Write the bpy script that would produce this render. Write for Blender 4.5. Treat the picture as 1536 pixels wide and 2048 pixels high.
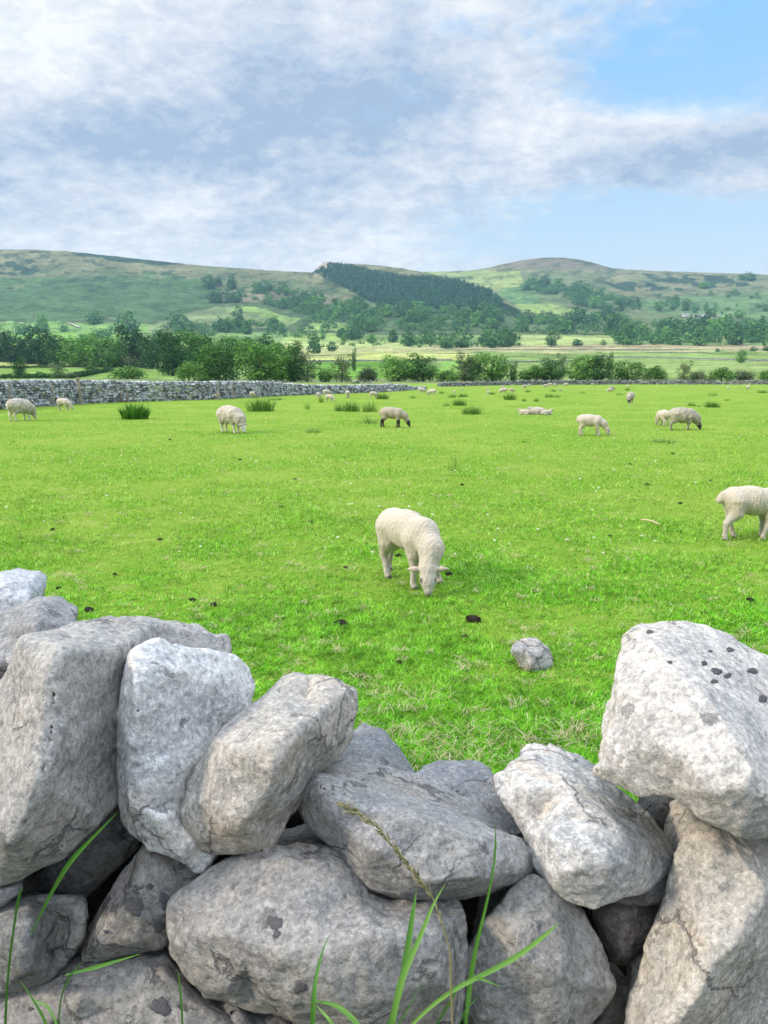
import bpy, bmesh, math, random
import numpy as np
from mathutils import Vector, Matrix
from mathutils.geometry import delaunay_2d_cdt

# ------------------------------------------------------------------ clearing
for o in list(bpy.data.objects):
    bpy.data.objects.remove(o, do_unlink=True)
SC = bpy.context.scene
COL = SC.collection
R = math.radians

# ------------------------------------------------------------------ camera
CAM_H = 1.55
FPX = 1538.0                       # focal length in pixels of the 1536x2048 photograph
PITCH = math.atan(277.0 / FPX)     # camera looks about 10 degrees down
cd = bpy.data.cameras.new('camera')
cd.sensor_fit = 'VERTICAL'
cd.sensor_height = 36.0
cd.lens = FPX * 36.0 / 2048.0
cd.clip_start = 0.05
cd.clip_end = 20000
cd.dof.use_dof = True
cd.dof.focus_distance = 2.2
cd.dof.aperture_fstop = 14.0
cam = bpy.data.objects.new('camera', cd)
cam.location = (0, 0, CAM_H)
cam.rotation_euler = (R(90) - PITCH, 0, 0)
COL.objects.link(cam)
SC.camera = cam

# ------------------------------------------------------------------ exposure
SC.view_settings.view_transform = 'Standard'
SC.view_settings.look = 'None'
SC.view_settings.exposure = 0.10
SC.view_settings.gamma = 1.0
SC.cycles.use_denoising = True
SC.cycles.max_bounces = 6
SC.cycles.diffuse_bounces = 3
SC.cycles.transmission_bounces = 3
SC.cycles.transparent_max_bounces = 8
SC.cycles.volume_bounces = 0
SC.cycles.caustics_reflective = False
SC.cycles.caustics_refractive = False

# ------------------------------------------------------------------ pixel <-> world helpers
_c, _s = math.cos(PITCH), math.sin(PITCH)
def uv(px, py):
    dx = px - 768.0; dy = 1024.0 - py
    d = _c * FPX + dy * _s
    return dx / d, (dy * _c - _s * FPX) / d
def at(px, py, Y):
    u, v = uv(px, py)
    return Vector((u * Y, Y, CAM_H + v * Y))
def on_ground(px, py):
    u, v = uv(px, py)
    Y = CAM_H / -v
    return Vector((u * Y, Y, 0.0))
def to_px(x, y, z):
    f = y * _c - (z - CAM_H) * _s
    up = y * _s + (z - CAM_H) * _c
    return 768.0 + FPX * x / f, 1024.0 - FPX * up / f

# ------------------------------------------------------------------ sun and sky
SUN_DIR = Vector((-0.86, -0.24, 0.50)).normalized()     # towards the sun
sd = bpy.data.lights.new('sun', 'SUN')
sd.energy = 3.3
sd.angle = R(8.0)
sd.color = (1.0, 0.84, 0.64)
sun = bpy.data.objects.new('sun', sd)
sun.rotation_euler = SUN_DIR.to_track_quat('Z', 'Y').to_euler()
COL.objects.link(sun)

world = bpy.data.worlds.new('World')
SC.world = world
world.use_nodes = True

class NT:
    """tiny helper to write node trees"""
    def __init__(self, tree):
        self.t = tree; self.n = tree.nodes; self.l = tree.links
        self.n.clear()
    def node(self, typ, **kw):
        nd = self.n.new(typ)
        for k, v in kw.items():
            if k == 'inp':
                for kk, vv in v.items():
                    self.put(nd.inputs[kk], vv)
            else:
                setattr(nd, k, v)
        return nd
    def put(self, sock, v):
        if isinstance(v, bpy.types.NodeSocket):
            self.l.new(v, sock)
        elif isinstance(v, (tuple, list)) and sock.type == 'RGBA' and len(v) == 3:
            sock.default_value = (*v, 1.0)
        else:
            sock.default_value = v
    def math(self, op, a, b=0.0, c=None, clamp=False):
        nd = self.node('ShaderNodeMath', operation=op, use_clamp=clamp)
        self.put(nd.inputs[0], a); self.put(nd.inputs[1], b)
        if c is not None: self.put(nd.inputs[2], c)
        return nd.outputs[0]
    def vmath(self, op, a, b=None, scale=None):
        nd = self.node('ShaderNodeVectorMath', operation=op)
        self.put(nd.inputs[0], a)
        if b is not None: self.put(nd.inputs[1], b)
        if scale is not None: self.put(nd.inputs['Scale'], scale)
        return nd.outputs['Value'] if op in ('DOT_PRODUCT', 'LENGTH', 'DISTANCE') else nd.outputs[0]
    def noise(self, vec, scale, detail=4.0, rough=0.55, dist=0.0, color=False, lac=2.0):
        nd = self.node('ShaderNodeTexNoise')
        if vec is not None: self.put(nd.inputs['Vector'], vec)
        nd.inputs['Scale'].default_value = scale
        nd.inputs['Detail'].default_value = detail
        nd.inputs['Roughness'].default_value = rough
        nd.inputs['Lacunarity'].default_value = lac
        nd.inputs['Distortion'].default_value = dist
        return nd.outputs['Color'] if color else nd.outputs[0]
    def mix(self, fac, a, b, blend='MIX'):
        nd = self.node('ShaderNodeMix', data_type='RGBA', blend_type=blend, clamp_factor=True)
        self.put(nd.inputs[0], fac); self.put(nd.inputs[6], a); self.put(nd.inputs[7], b)
        return nd.outputs[2]
    def ramp(self, fac, stops, interp='LINEAR'):
        nd = self.node('ShaderNodeValToRGB')
        cr = nd.color_ramp; cr.interpolation = interp
        while len(cr.elements) < len(stops): cr.elements.new(0.5)
        for e, (p, c) in zip(cr.elements, stops):
            e.position = p
            e.color = (*c, 1) if isinstance(c, (tuple, list)) else (c, c, c, 1)
        self.put(nd.inputs[0], fac)
        return nd.outputs[0]
    def mapr(self, v, a, b, c=0.0, d=1.0, smooth=True):
        nd = self.node('ShaderNodeMapRange', interpolation_type='SMOOTHSTEP' if smooth else 'LINEAR')
        self.put(nd.inputs[0], v); self.put(nd.inputs[1], a); self.put(nd.inputs[2], b)
        self.put(nd.inputs[3], c); self.put(nd.inputs[4], d)
        return nd.outputs[0]

def build_sky():
    w = NT(world.node_tree)
    tc = w.node('ShaderNodeTexCoord')
    d = tc.outputs['Generated']
    sep = w.node('ShaderNodeSeparateXYZ'); w.put(sep.inputs[0], d)
    x, y, z = sep.outputs
    sky = w.node('ShaderNodeTexSky', sky_type='NISHITA', sun_disc=False)
    sky.sun_elevation = math.asin(SUN_DIR.z)
    sky.sun_rotation = math.atan2(SUN_DIR.x, SUN_DIR.y)
    sky.air_density = 1.0; sky.dust_density = 1.4; sky.ozone_density = 1.6
    # the cloud deck: direction projected on a flat layer overhead
    zz = w.math('ADD', w.math('MAXIMUM', z, 0.0), 0.42)
    cx = w.math('DIVIDE', x, zz); cy = w.math('DIVIDE', y, zz)
    cb = w.node('ShaderNodeCombineXYZ'); w.put(cb.inputs[0], cx); w.put(cb.inputs[1], w.math('MULTIPLY', cy, 1.25)); cb.inputs[2].default_value = 3.7
    P = cb.outputs[0]
    az = w.math('ARCTAN2', x, y); el = w.math('ARCSINE', z)
    def blob(px, py, sx, sy):
        """soft patch of sky around a heading and a height, sizes in pixels of the photograph"""
        u, v = uv(px, py)
        a0 = math.atan2(u, 1); e0 = math.atan2(v, math.hypot(u, 1))
        da = w.math('MULTIPLY', w.math('SUBTRACT', az, a0), FPX / sx); de = w.math('MULTIPLY', w.math('SUBTRACT', el, e0), FPX / sy)
        q = w.math('ADD', w.math('MULTIPLY', da, da), w.math('MULTIPLY', de, de))
        return w.math('EXPONENT', w.math('MULTIPLY', q, -0.5))
    def wsum(items):
        acc = None
        for wt, px, py, sx, sy in items:
            t = w.math('MULTIPLY', blob(px, py, sx, sy), wt)
            acc = t if acc is None else w.math('ADD', acc, t)
        return acc
    big = w.noise(P, 0.9, 3, 0.5, 0.4)
    mid = w.noise(P, 5.0, 10, 0.64, 0.25)
    fine = w.noise(P, 17.0, 8, 0.66, 0.25)
    n = w.math('ADD', w.math('MULTIPLY', mid, 0.6), w.math('MULTIPLY', fine, 0.4))
    nc = w.math('MULTIPLY', w.math('SUBTRACT', n, 0.5), 4.2)
    # how much cloud stands where: mostly covered, open blue towards the upper and lower right
    open_ = wsum([(1.15, 1660, 70, 300, 190), (0.40, 1330, 80, 200, 130), (1.05, 1450, 470, 280, 60), (0.65, 1130, 450, 160, 45), (0.5, 1230, 170, 90, 50), (0.3, 900, 500, 160, 30), (0.25, 1500, 190, 140, 25)])
    cum = wsum([(1.0, 1330, 285, 190, 52), (0.7, 1120, 280, 110, 40), (0.9, 1520, 300, 150, 60), (0.45, 1480, 360, 110, 14), (0.3, 1060, 130, 100, 60)])
    cov = w.math('ADD', w.math('SUBTRACT', w.math('MULTIPLY', nc, 0.8), open_), w.math('MULTIPLY', cum, 0.75))
    cov = w.mapr(w.math('ADD', cov, 1.08), -0.25, 0.95)
    # grey-blue undersides against bright wisps
    shade_bias = wsum([(0.55, 720, 180, 190, 90), (0.40, 480, 240, 200, 60), (0.45, 60, 270, 200, 60), (0.45, 950, 200, 90, 30), (0.25, 250, 300, 160, 50), (0.22, 60, 430, 120, 40), (0.50, 1330, 335, 150, 24), (0.45, 1520, 300, 80, 30), (0.25, 560, 430, 120, 40), (0.3, 900, 370, 120, 20), (0.2, 520, 480, 90, 25),
                       (-0.8, -60, 0, 150, 90), (-0.6, 1020, 140, 70, 50), (-0.6, 340, 415, 70, 26), (-0.6, 180, 480, 120, 28), (-0.75, 780, 490, 110, 28), (-0.6, 1110, 240, 70, 24), (-0.2, 560, 20, 260, 40), (-0.4, 1060, 310, 60, 30),
                       (-0.6, 1290, 222, 60, 16), (-0.6, 1410, 216, 50, 16), (-0.5, 1500, 355, 80, 14), (-0.3, 100, 335, 120, 20), (-0.35, 720, 392, 70, 16), (-0.3, 180, 120, 110, 50), (-0.3, 860, 250, 90, 16), (-0.25, 400, 160, 60, 16)])
    sn = w.math('ADD', w.math('MULTIPLY', w.noise(P, 5.6, 10, 0.64, 0.3), 0.5), w.math('MULTIPLY', w.noise(P, 20.0, 8, 0.66, 0.25), 0.5))
    sh = w.math('ADD', w.math('MULTIPLY', w.math('SUBTRACT', sn, 0.5), 5.2), w.math('ADD', shade_bias, 0.52))
    sh = w.mapr(sh, -0.45, 1.45, smooth=False)
    cloud = w.mix(sh, (0.95, 0.96, 0.97), (0.38, 0.49, 0.67))
    # clear blue, paler towards the horizon: the Nishita model, tinted
    blue = w.vmath('SCALE', sky.outputs[0], scale=SKY_K)
    hz = w.mapr(z, 0.02, 0.40)
    tint = w.mix(hz, (0.70, 0.86, 0.98), (0.32, 0.65, 1.05))
    blue = w.mix(0.85, blue, tint)
    col = w.mix(cov, blue, cloud)
    # a bright veil low over the hills
    veil = w.mapr(z, 0.05, 0.22, 0.35, 0.0)
    col = w.mix(veil, col, (0.90, 0.95, 0.98))
    # unseen sky above the frame, brightened as added fill light for the ground
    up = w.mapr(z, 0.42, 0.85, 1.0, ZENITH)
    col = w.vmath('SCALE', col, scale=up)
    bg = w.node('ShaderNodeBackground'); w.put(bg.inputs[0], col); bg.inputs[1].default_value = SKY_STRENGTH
    out = w.node('ShaderNodeOutputWorld'); w.l.new(bg.outputs[0], out.inputs[0])
SKY_K = 0.10
SKY_STRENGTH = 1.0
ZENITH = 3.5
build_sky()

# ------------------------------------------------------------------ object helpers
def tag(o, label=None, cat=None, group=None, kind=None):
    if label: o['label'] = label
    if cat: o['category'] = cat
    if group: o['group'] = group
    if kind: o['kind'] = kind
    return o
def link(name, me, mat=None, parent=None, loc=None):
    o = bpy.data.objects.new(name, me)
    if mat is not None:
        for m in (mat if isinstance(mat, (list, tuple)) else [mat]): me.materials.append(m)
    COL.objects.link(o)
    if parent is not None: o.parent = parent
    if loc is not None: o.location = loc
    return o
def empty(name, loc, rz=0.0):
    o = bpy.data.objects.new(name, None); COL.objects.link(o)
    o.location = loc; o.rotation_euler = (0, 0, rz); o.empty_display_size = 0.2
    return o
def mesh_np(name, V, F, smooth=True, midx=None):
    """mesh from an (n,3) array and faces given as one (m,k) array or a list of such arrays"""
    V = np.asarray(V, np.float32)
    Fs = F if isinstance(F, list) else [F]
    Fs = [np.asarray(f, np.int32) for f in Fs if len(f)]
    me = bpy.data.meshes.new(name)
    me.vertices.add(len(V)); me.vertices.foreach_set('co', V.ravel())
    nl = sum(f.size for f in Fs); nf = sum(len(f) for f in Fs)
    me.loops.add(nl); me.loops.foreach_set('vertex_index', np.concatenate([f.ravel() for f in Fs]))
    me.polygons.add(nf)
    tot = np.concatenate([np.full(len(f), f.shape[1], np.int32) for f in Fs])
    st = np.concatenate([[0], np.cumsum(tot)[:-1]]).astype(np.int32)
    me.polygons.foreach_set('loop_start', st); me.polygons.foreach_set('loop_total', tot)
    me.polygons.foreach_set('use_smooth', np.full(nf, smooth, bool))
    if midx is not None: me.polygons.foreach_set('material_index', np.asarray(midx, np.int32))
    me.update(calc_edges=True); me.validate()
    return me
def set_col(me, C, name='Col'):
    a = me.color_attributes.new(name, 'FLOAT_COLOR', 'POINT')
    a.data.foreach_set('color', np.concatenate([C, np.ones((len(C), 1))], 1).astype(np.float32).ravel())

def _hash(ix, iy, iz, seed):
    h = (ix.astype(np.int64) * 374761393 + iy.astype(np.int64) * 668265263 + iz.astype(np.int64) * 2147483647 + seed * 1274126177) & 0xFFFFFFFF
    h = ((h ^ (h >> 13)) * 1274126177) & 0xFFFFFFFF
    h = ((h ^ (h >> 16)) * 2246822519) & 0xFFFFFFFF
    return ((h ^ (h >> 15)) & 0xFFFFFF) / float(0xFFFFFF)
def vnoise(P, scale=1.0, seed=0):
    """smooth value noise in -1..1 at points P (n,3)"""
    Q = np.asarray(P, np.float64) * scale
    I = np.floor(Q).astype(np.int64); f = Q - I
    f = f * f * f * (f * (f * 6 - 15) + 10)
    r = 0
    for a in (0, 1):
        for b in (0, 1):
            for c in (0, 1):
                w = (f[:, 0] if a else 1 - f[:, 0]) * (f[:, 1] if b else 1 - f[:, 1]) * (f[:, 2] if c else 1 - f[:, 2])
                r = r + w * _hash(I[:, 0] + a, I[:, 1] + b, I[:, 2] + c, seed)
    return r * 2 - 1
def fbm(P, scale=1.0, seed=0, octv=4, gain=0.5, ridge=False):
    r = 0; a = 1.0; t = 0
    for i in range(octv):
        n = vnoise(P, scale * 2.03 ** i, seed + 17 * i)
        if ridge: n = 1 - 2 * np.abs(n)
        r = r + a * n; t += a; a *= gain
    return r / t
def in_poly(X, Y, poly):
    X = np.asarray(X); Y = np.asarray(Y); ins = np.zeros(X.shape, bool)
    n = len(poly)
    for i in range(n):
        x1, y1 = poly[i]; x2, y2 = poly[(i + 1) % n]
        c = ((y1 > Y) != (y2 > Y)) & (X < (x2 - x1) * (Y - y1) / (y2 - y1 + 1e-12) + x1)
        ins ^= c
    return ins
def lin(r, g, b):
    f = lambda c: (c / 255.0 / 12.92) if c / 255.0 <= 0.04045 else ((c / 255.0 + 0.055) / 1.055) ** 2.4
    return (f(r), f(g), f(b))

def new_mat(name):
    m = bpy.data.materials.new(name); m.use_nodes = True
    return m, NT(m.node_tree)
def finish(nt, color, rough=0.9, normal=None, spec=0.25, trans=0.0, sheen=0.0):
    b = nt.node('ShaderNodeBsdfPrincipled')
    nt.put(b.inputs['Base Color'], color); nt.put(b.inputs['Roughness'], rough)
    b.inputs['Specular IOR Level'].default_value = spec
    if sheen: b.inputs['Sheen Weight'].default_value = sheen
    if normal is not None: nt.put(b.inputs['Normal'], normal)
    sh = b.outputs[0]
    if trans:
        t = nt.node('ShaderNodeBsdfTranslucent'); nt.put(t.inputs[0], color)
        mx = nt.node('ShaderNodeMixShader'); mx.inputs[0].default_value = trans
        nt.l.new(sh, mx.inputs[1]); nt.l.new(t.outputs[0], mx.inputs[2]); sh = mx.outputs[0]
    o = nt.node('ShaderNodeOutputMaterial'); nt.l.new(sh, o.inputs[0])
def bump(nt, h, strength=0.3, dist=0.01):
    b = nt.node('ShaderNodeBump'); nt.put(b.inputs['Height'], h)
    b.inputs['Strength'].default_value = strength; b.inputs['Distance'].default_value = dist
    return b.outputs[0]

# ------------------------------------------------------------------ materials
def mat_meadow():
    m, n = new_mat('meadow_turf')
    g = n.node('ShaderNodeNewGeometry'); P = g.outputs['Position']
    a = n.noise(P, 0.35, 5, 0.6, 0.4)
    b = n.noise(P, 2.2, 5, 0.65, 0.3)
    c = n.noise(P, 14.0, 4, 0.7)
    d = n.noise(P, 60.0, 3, 0.7)
    base = n.mix(n.mapr(a, 0.35, 0.65), GRASS_A, GRASS_B)
    base = n.mix(n.mapr(b, 0.52, 0.74, 0, 0.75), base, GRASS_Y)
    base = n.mix(n.mapr(c, 0.44, 0.30, 0, 0.55), base, GRASS_D)
    base = n.mix(n.mapr(d, 0.60, 0.72, 0, 0.45), base, GRASS_S)
    h = n.math('ADD', n.math('MULTIPLY', c, 0.6), n.math('MULTIPLY', d, 0.4))
    finish(n, base, 0.95, bump(n, h, 0.9, 0.05), 0.1)
    return m
def mat_blade(name, stops, rough=0.6, trans=0.35, patch=None, spec=0.3):
    m, n = new_mat(name)
    g = n.node('ShaderNodeNewGeometry')
    col = n.ramp(g.outputs['Random Per Island'], stops)
    if patch:
        a = n.noise(g.outputs['Position'], 0.35, 5, 0.6, 0.4)
        b = n.noise(g.outputs['Position'], 2.2, 5, 0.65, 0.3)
        c = n.noise(g.outputs['Position'], 11.0, 4, 0.7, 0.4)
        col = n.mix(n.mapr(a, 0.35, 0.65, 0, 0.5), col, patch[0])
        col = n.mix(n.mapr(b, 0.54, 0.76, 0, 0.50), col, patch[1])
        k = n.math('MULTIPLY', n.mapr(c, 0.34, 0.66, 0.76, 1.58), n.mapr(b, 0.30, 0.60, 0.88, 1.18))
        col = n.vmath('SCALE', col, scale=k)
        # the grass is lush and greener where the wall shelters it
        sp = n.node('ShaderNodeSeparateXYZ'); n.put(sp.inputs[0], g.outputs['Position'])
        lush = n.math('ADD', sp.outputs[1], n.math('MULTIPLY', n.math('SUBTRACT', b, 0.5), 6.0))
        col = n.mix(n.mapr(lush, 10.0, 2.5, 0.0, 0.60), col, n.mix(1.0, col, (0.55, 0.98, 0.40), 'MULTIPLY'))
    finish(n, col, rough, None, spec, trans)
    return m
def mat_land():
    m, n = new_mat('land_cover')
    g = n.node('ShaderNodeNewGeometry'); P = g.outputs['Position']
    at_ = n.node('ShaderNodeAttribute', attribute_name='Col')
    a = n.noise(P, 0.012, 8, 0.68, 0.6)
    b = n.noise(P, 0.06, 6, 0.7, 0.2)
    k = n.math('ADD', n.mapr(a, 0.3, 0.7, 0.08, 0.66), n.mapr(b, 0.32, 0.68, 0.08, 0.66))
    c = n.noise(P, 0.22, 5, 0.7, 0.2)
    k = n.math('ADD', k, n.mapr(c, 0.35, 0.65, 0.0, 0.50))
    k = n.math('ADD', k, 0.02)
    col = n.vmath('SCALE', at_.outputs['Color'], scale=k)
    finish(n, col, 1.0, bump(n, b, 0.6, 6.0), 0.0)
    return m
def mat_stone():
    """pale weathered limestone; every stone carries its own tint in its object colour"""
    m, n = new_mat('weathered_limestone')
    tc = n.node('ShaderNodeTexCoord'); oi = n.node('ShaderNodeObjectInfo')
    g = n.node('ShaderNodeNewGeometry')
    P = g.outputs['Position']
    v1 = n.noise(P, 7.0, 8, 0.68, 0.25)
    v2 = n.noise(P, 26.0, 8, 0.72, 0.15)
    v3 = n.noise(P, 120.0, 5, 0.75, 0.2)
    v4 = n.noise(P, 3.2, 5, 0.6, 1.2)
    t = oi.outputs['Color']
    mul = lambda c: n.mix(1.0, t, c, 'MULTIPLY')
    rn = oi.outputs['Random']; r2 = n.math('FRACT', n.math('MULTIPLY', rn, 7.31)); r3 = n.math('FRACT', n.math('MULTIPLY', rn, 13.7))
    P = n.vmath('ADD', P, n.vmath('SCALE', (3.1, 1.7, 2.3), scale=n.math('MULTIPLY', rn, 9.0)))
    g1 = n.math('ADD', n.math('MULTIPLY', r2, 0.75), 0.40); g2 = n.math('ADD', n.math('MULTIPLY', r3, 0.8), 0.35)
    v5 = n.noise(P, 64.0, 7, 0.75, 0.1)
    col = n.mix(n.mapr(v1, 0.36, 0.64), mul((0.74, 0.76, 0.79)), mul((1.10, 1.09, 1.07)))
    col = n.mix(n.math('MULTIPLY', n.mapr(v4, 0.52, 0.68, 0, 0.7), g2), col, mul((1.12, 0.96, 0.80)))            # warm stain
    col = n.mix(n.math('MULTIPLY', n.mapr(v2, 0.55, 0.64, 0, 0.42), g1), col, mul((1.55, 1.56, 1.56)))           # pale lichen crust
    col = n.mix(n.math('MULTIPLY', n.mapr(v2, 0.44, 0.36, 0, 0.48), g2), col, mul((0.42, 0.44, 0.47)))           # dark algae
    col = n.mix(n.mapr(v5, 0.53, 0.61, 0, 0.50), col, mul((1.65, 1.65, 1.65)))
    col = n.mix(n.mapr(v5, 0.47, 0.38, 0, 0.55), col, mul((0.36, 0.38, 0.42)))
    col = n.mix(n.mapr(v3, 0.52, 0.64, 0, 0.50), col, mul((1.70, 1.70, 1.70)))
    col = n.mix(n.mapr(v3, 0.48, 0.36, 0, 0.60), col, mul((0.36, 0.38, 0.41)))
    cw = n.vmath('ADD', P, n.vmath('SCALE', n.noise(P, 14.0, 5, 0.65, color=True), scale=0.09))
    vc = n.node('ShaderNodeTexVoronoi', feature='DISTANCE_TO_EDGE'); n.put(vc.inputs['Vector'], cw); vc.inputs['Scale'].default_value = 6.5
    crack = n.math('MULTIPLY', n.mapr(vc.outputs['Distance'], 0.030, 0.004), n.mapr(v4, 0.50, 0.58))
    col = n.mix(n.math('MULTIPLY', crack, 0.65), col, mul((0.28, 0.30, 0.33)))
    # sparse black lichen flecks with ragged edges
    wob = n.vmath('SCALE', n.noise(P, 55.0, 4, 0.65, color=True), scale=0.030)
    vo = n.node('ShaderNodeTexVoronoi', feature='F1'); n.put(vo.inputs['Vector'], n.vmath('ADD', P, wob))
    vo.inputs['Scale'].default_value = 19.0
    sc_ = n.node('ShaderNodeSeparateColor'); n.put(sc_.inputs[0], vo.outputs['Color'])
    rad = n.mapr(sc_.outputs[0], 0.72, 1.0, 0.0, 0.30)
    spot = n.math('LESS_THAN', n.math('ADD', vo.outputs['Distance'], n.math('MULTIPLY', n.math('SUBTRACT', v3, 0.5), 0.35)), rad)
    col = n.mix(n.math('MULTIPLY', spot, n.math('MULTIPLY', oi.outputs['Alpha'], 0.45), clamp=True), col, (0.045, 0.047, 0.052))
    h = n.math('ADD', n.math('MULTIPLY', v2, 0.45), n.math('ADD', n.math('MULTIPLY', v3, 0.35), n.math('MULTIPLY', v5, 0.55)))
    h = n.math('SUBTRACT', h, n.math('MULTIPLY', crack, 0.5))
    finish(n, col, 0.93, bump(n, h, 1.0, 0.012), 0.2)
    return m
def mat_wallstone(lo, hi, name, scale=3.0):
    m, n = new_mat(name)
    g = n.node('ShaderNodeNewGeometry')
    c = n.ramp(g.outputs['Random Per Island'], [(0.0, lo), (0.45, tuple((a * 2 + b) / 3 for a, b in zip(lo, hi))), (1.0, hi)])
    v = n.noise(g.outputs['Position'], scale, 5, 0.7)
    c = n.mix(n.mapr(v, 0.35, 0.7, 0, 0.6), c, tuple(x * 1.5 for x in hi))
    c = n.mix(n.mapr(v, 0.45, 0.3, 0, 0.7), c, tuple(x * 0.6 for x in lo))
    finish(n, c, 0.95, bump(n, n.noise(g.outputs['Position'], scale * 4, 4, 0.7), 0.5, 0.03), 0.1)
    return m
def mat_attr(name, rough=0.9, nscale=60.0, amt=0.25, bstr=0.4, bdist=0.006, sheen=0.0, wav=0.0):
    m, n = new_mat(name)
    a = n.node('ShaderNodeAttribute', attribute_name='Col')
    tc = n.node('ShaderNodeTexCoord'); P = tc.outputs['Object']
    v = n.noise(P, nscale, 5, 0.65, 0.5)
    w_ = n.noise(P, nscale * 0.12, 4, 0.6, 0.5)
    k = n.math('ADD', n.math('MULTIPLY', n.math('ADD', n.math('MULTIPLY', v, 0.6), n.math('MULTIPLY', w_, 0.4)), 2 * amt), 1.0 - amt)
    h = v
    if wav:
        wn = n.node('ShaderNodeTexWave', wave_type='BANDS', bands_direction='X'); n.put(wn.inputs['Vector'], P)
        wn.inputs['Scale'].default_value = wav; wn.inputs['Distortion'].default_value = 7.0; wn.inputs['Detail'].default_value = 3.0
        wn.inputs['Detail Scale'].default_value = 1.6
        h = n.math('ADD', n.math('MULTIPLY', v, 0.7), n.math('MULTIPLY', wn.outputs[1], 0.5))
    finish(n, n.vmath('SCALE', a.outputs['Color'], scale=k), rough, bump(n, h, bstr, bdist), 0.15, 0, sheen)
    return m
def mat_foliage(name, stops, trans=0.16, vary=0.30):
    m, n = new_mat(name)
    g = n.node('ShaderNodeNewGeometry'); oi = n.node('ShaderNodeObjectInfo')
    c = n.ramp(g.outputs['Random Per Island'], stops)
    k = n.math('ADD', n.math('MULTIPLY', oi.outputs['Random'], 2 * vary), 1 - vary)
    c = n.vmath('SCALE', c, scale=k)
    c = n.mix(n.math('MULTIPLY', oi.outputs['Random'], 0.25), c, (0.10, 0.13, 0.04))
    c = n.mix(1.0, c, oi.outputs['Color'], 'MULTIPLY')
    finish(n, c, 0.75, None, 0.15, trans)
    return m
def mat_plain(name, col, rough=0.85, nscale=20.0, amt=0.3, bstr=0.3, bdist=0.01):
    m, n = new_mat(name)
    tc = n.node('ShaderNodeTexCoord')
    v = n.noise(tc.outputs['Object'], nscale, 5, 0.65, 0.3)
    k = n.math('ADD', n.math('MULTIPLY', v, 2 * amt), 1 - amt)
    rgb = n.node('ShaderNodeRGB'); rgb.outputs[0].default_value = (*col, 1)
    finish(n, n.vmath('SCALE', rgb.outputs[0], scale=k), rough, bump(n, v, bstr, bdist), 0.2)
    return m

GRASS_A = (0.148, 0.270, 0.024)
GRASS_B = (0.212, 0.318, 0.042)
GRASS_Y = (0.310, 0.345, 0.105)
GRASS_D = (0.062, 0.145, 0.012)
GRASS_S = (0.440, 0.440, 0.220)
M_MEADOW = mat_meadow()
M_GRASS = mat_blade('grass_blades', [(0.0, (0.025, 0.120, 0.003)), (0.25, (0.080, 0.290, 0.006)), (0.60, (0.180, 0.420, 0.018)), (0.84, (0.300, 0.500, 0.060)), (0.92, (0.44, 0.56, 0.15)), (0.97, (0.55, 0.52, 0.28)), (1.0, (0.64, 0.58, 0.42))],
                    0.5, 0.34, (GRASS_B, GRASS_Y), 0.12)
M_STRAW = mat_blade('dry_straw', [(0.0, (0.36, 0.30, 0.15)), (0.5, (0.52, 0.44, 0.26)), (1.0, (0.62, 0.57, 0.42))], 0.6, 0.25)
M_TALL = mat_blade('tall_grass_leaf', [(0.0, (0.045, 0.150, 0.020)), (0.6, (0.080, 0.230, 0.030)), (1.0, (0.160, 0.340, 0.060))], 0.45, 0.35)
M_LEAFY = mat_blade('leafy_weed', [(0.0, (0.045, 0.150, 0.016)), (0.6, (0.085, 0.240, 0.028)), (1.0, (0.15, 0.33, 0.05))], 0.6, 0.3)
M_SEED = mat_blade('grass_seed_head', [(0.0, (0.22, 0.22, 0.09)), (0.6, (0.36, 0.34, 0.17)), (1.0, (0.46, 0.42, 0.24))], 0.7, 0.25)
M_RUSH = mat_blade('rush_stems', [(0.0, (0.050, 0.130, 0.016)), (0.6, (0.100, 0.235, 0.030)), (0.88, (0.170, 0.300, 0.050)), (1.0, (0.36, 0.34, 0.14))], 0.6, 0.2)
M_LAND = mat_land()
M_VERGE = mat_plain('verge_earth', (0.070, 0.085, 0.045), 0.95, 6.0)
M_STONE = mat_stone()
M_WALL_NEAR = mat_wallstone((0.030, 0.034, 0.042), (0.46, 0.49, 0.53), 'field_wall_stone')
M_WALL_FAR = mat_wallstone((0.09, 0.095, 0.10), (0.30, 0.31, 0.32), 'far_wall_stone', 1.6)
M_WOOL_LAMB = mat_attr('lamb_wool', 0.95, 95.0, 0.16, 0.75, 0.008, 0.3, 9.0)
M_WOOL_EWE = mat_attr('shaggy_fleece', 0.95, 38.0, 0.28, 0.8, 0.02, 0.3)
M_FOL = [mat_foliage('leaves_deep', [(0, (0.014, 0.055, 0.016)), (0.6, (0.036, 0.112, 0.028)), (1, (0.085, 0.200, 0.045))]),
         mat_foliage('leaves_mid', [(0, (0.030, 0.100, 0.016)), (0.6, (0.075, 0.195, 0.032)), (1, (0.150, 0.300, 0.055))]),
         mat_foliage('leaves_grey', [(0, (0.045, 0.075, 0.035)), (0.6, (0.080, 0.120, 0.055)), (1, (0.13, 0.18, 0.085))])]
M_CONIFER = mat_foliage('conifer_needles', [(0, (0.006, 0.038, 0.022)), (0.6, (0.016, 0.075, 0.042)), (1, (0.036, 0.125, 0.060))], 0.1, 0.25)
M_BARK = mat_plain('bark', (0.075, 0.062, 0.050), 0.95, 4.0)
M_POST = mat_plain('grey_timber', (0.24, 0.215, 0.185), 0.95, 12.0)
M_DUNG = mat_plain('dark_dung', (0.065, 0.052, 0.037), 0.9, 9.0, 0.7, 1.0, 0.3)
M_LICHEN = mat_plain('black_lichen', (0.085, 0.086, 0.092), 0.95, 160.0, 0.5, 0.9, 0.004)
M_STICK = mat_plain('pale_stick_wood', (0.52, 0.42, 0.28), 0.9, 30.0)
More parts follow.
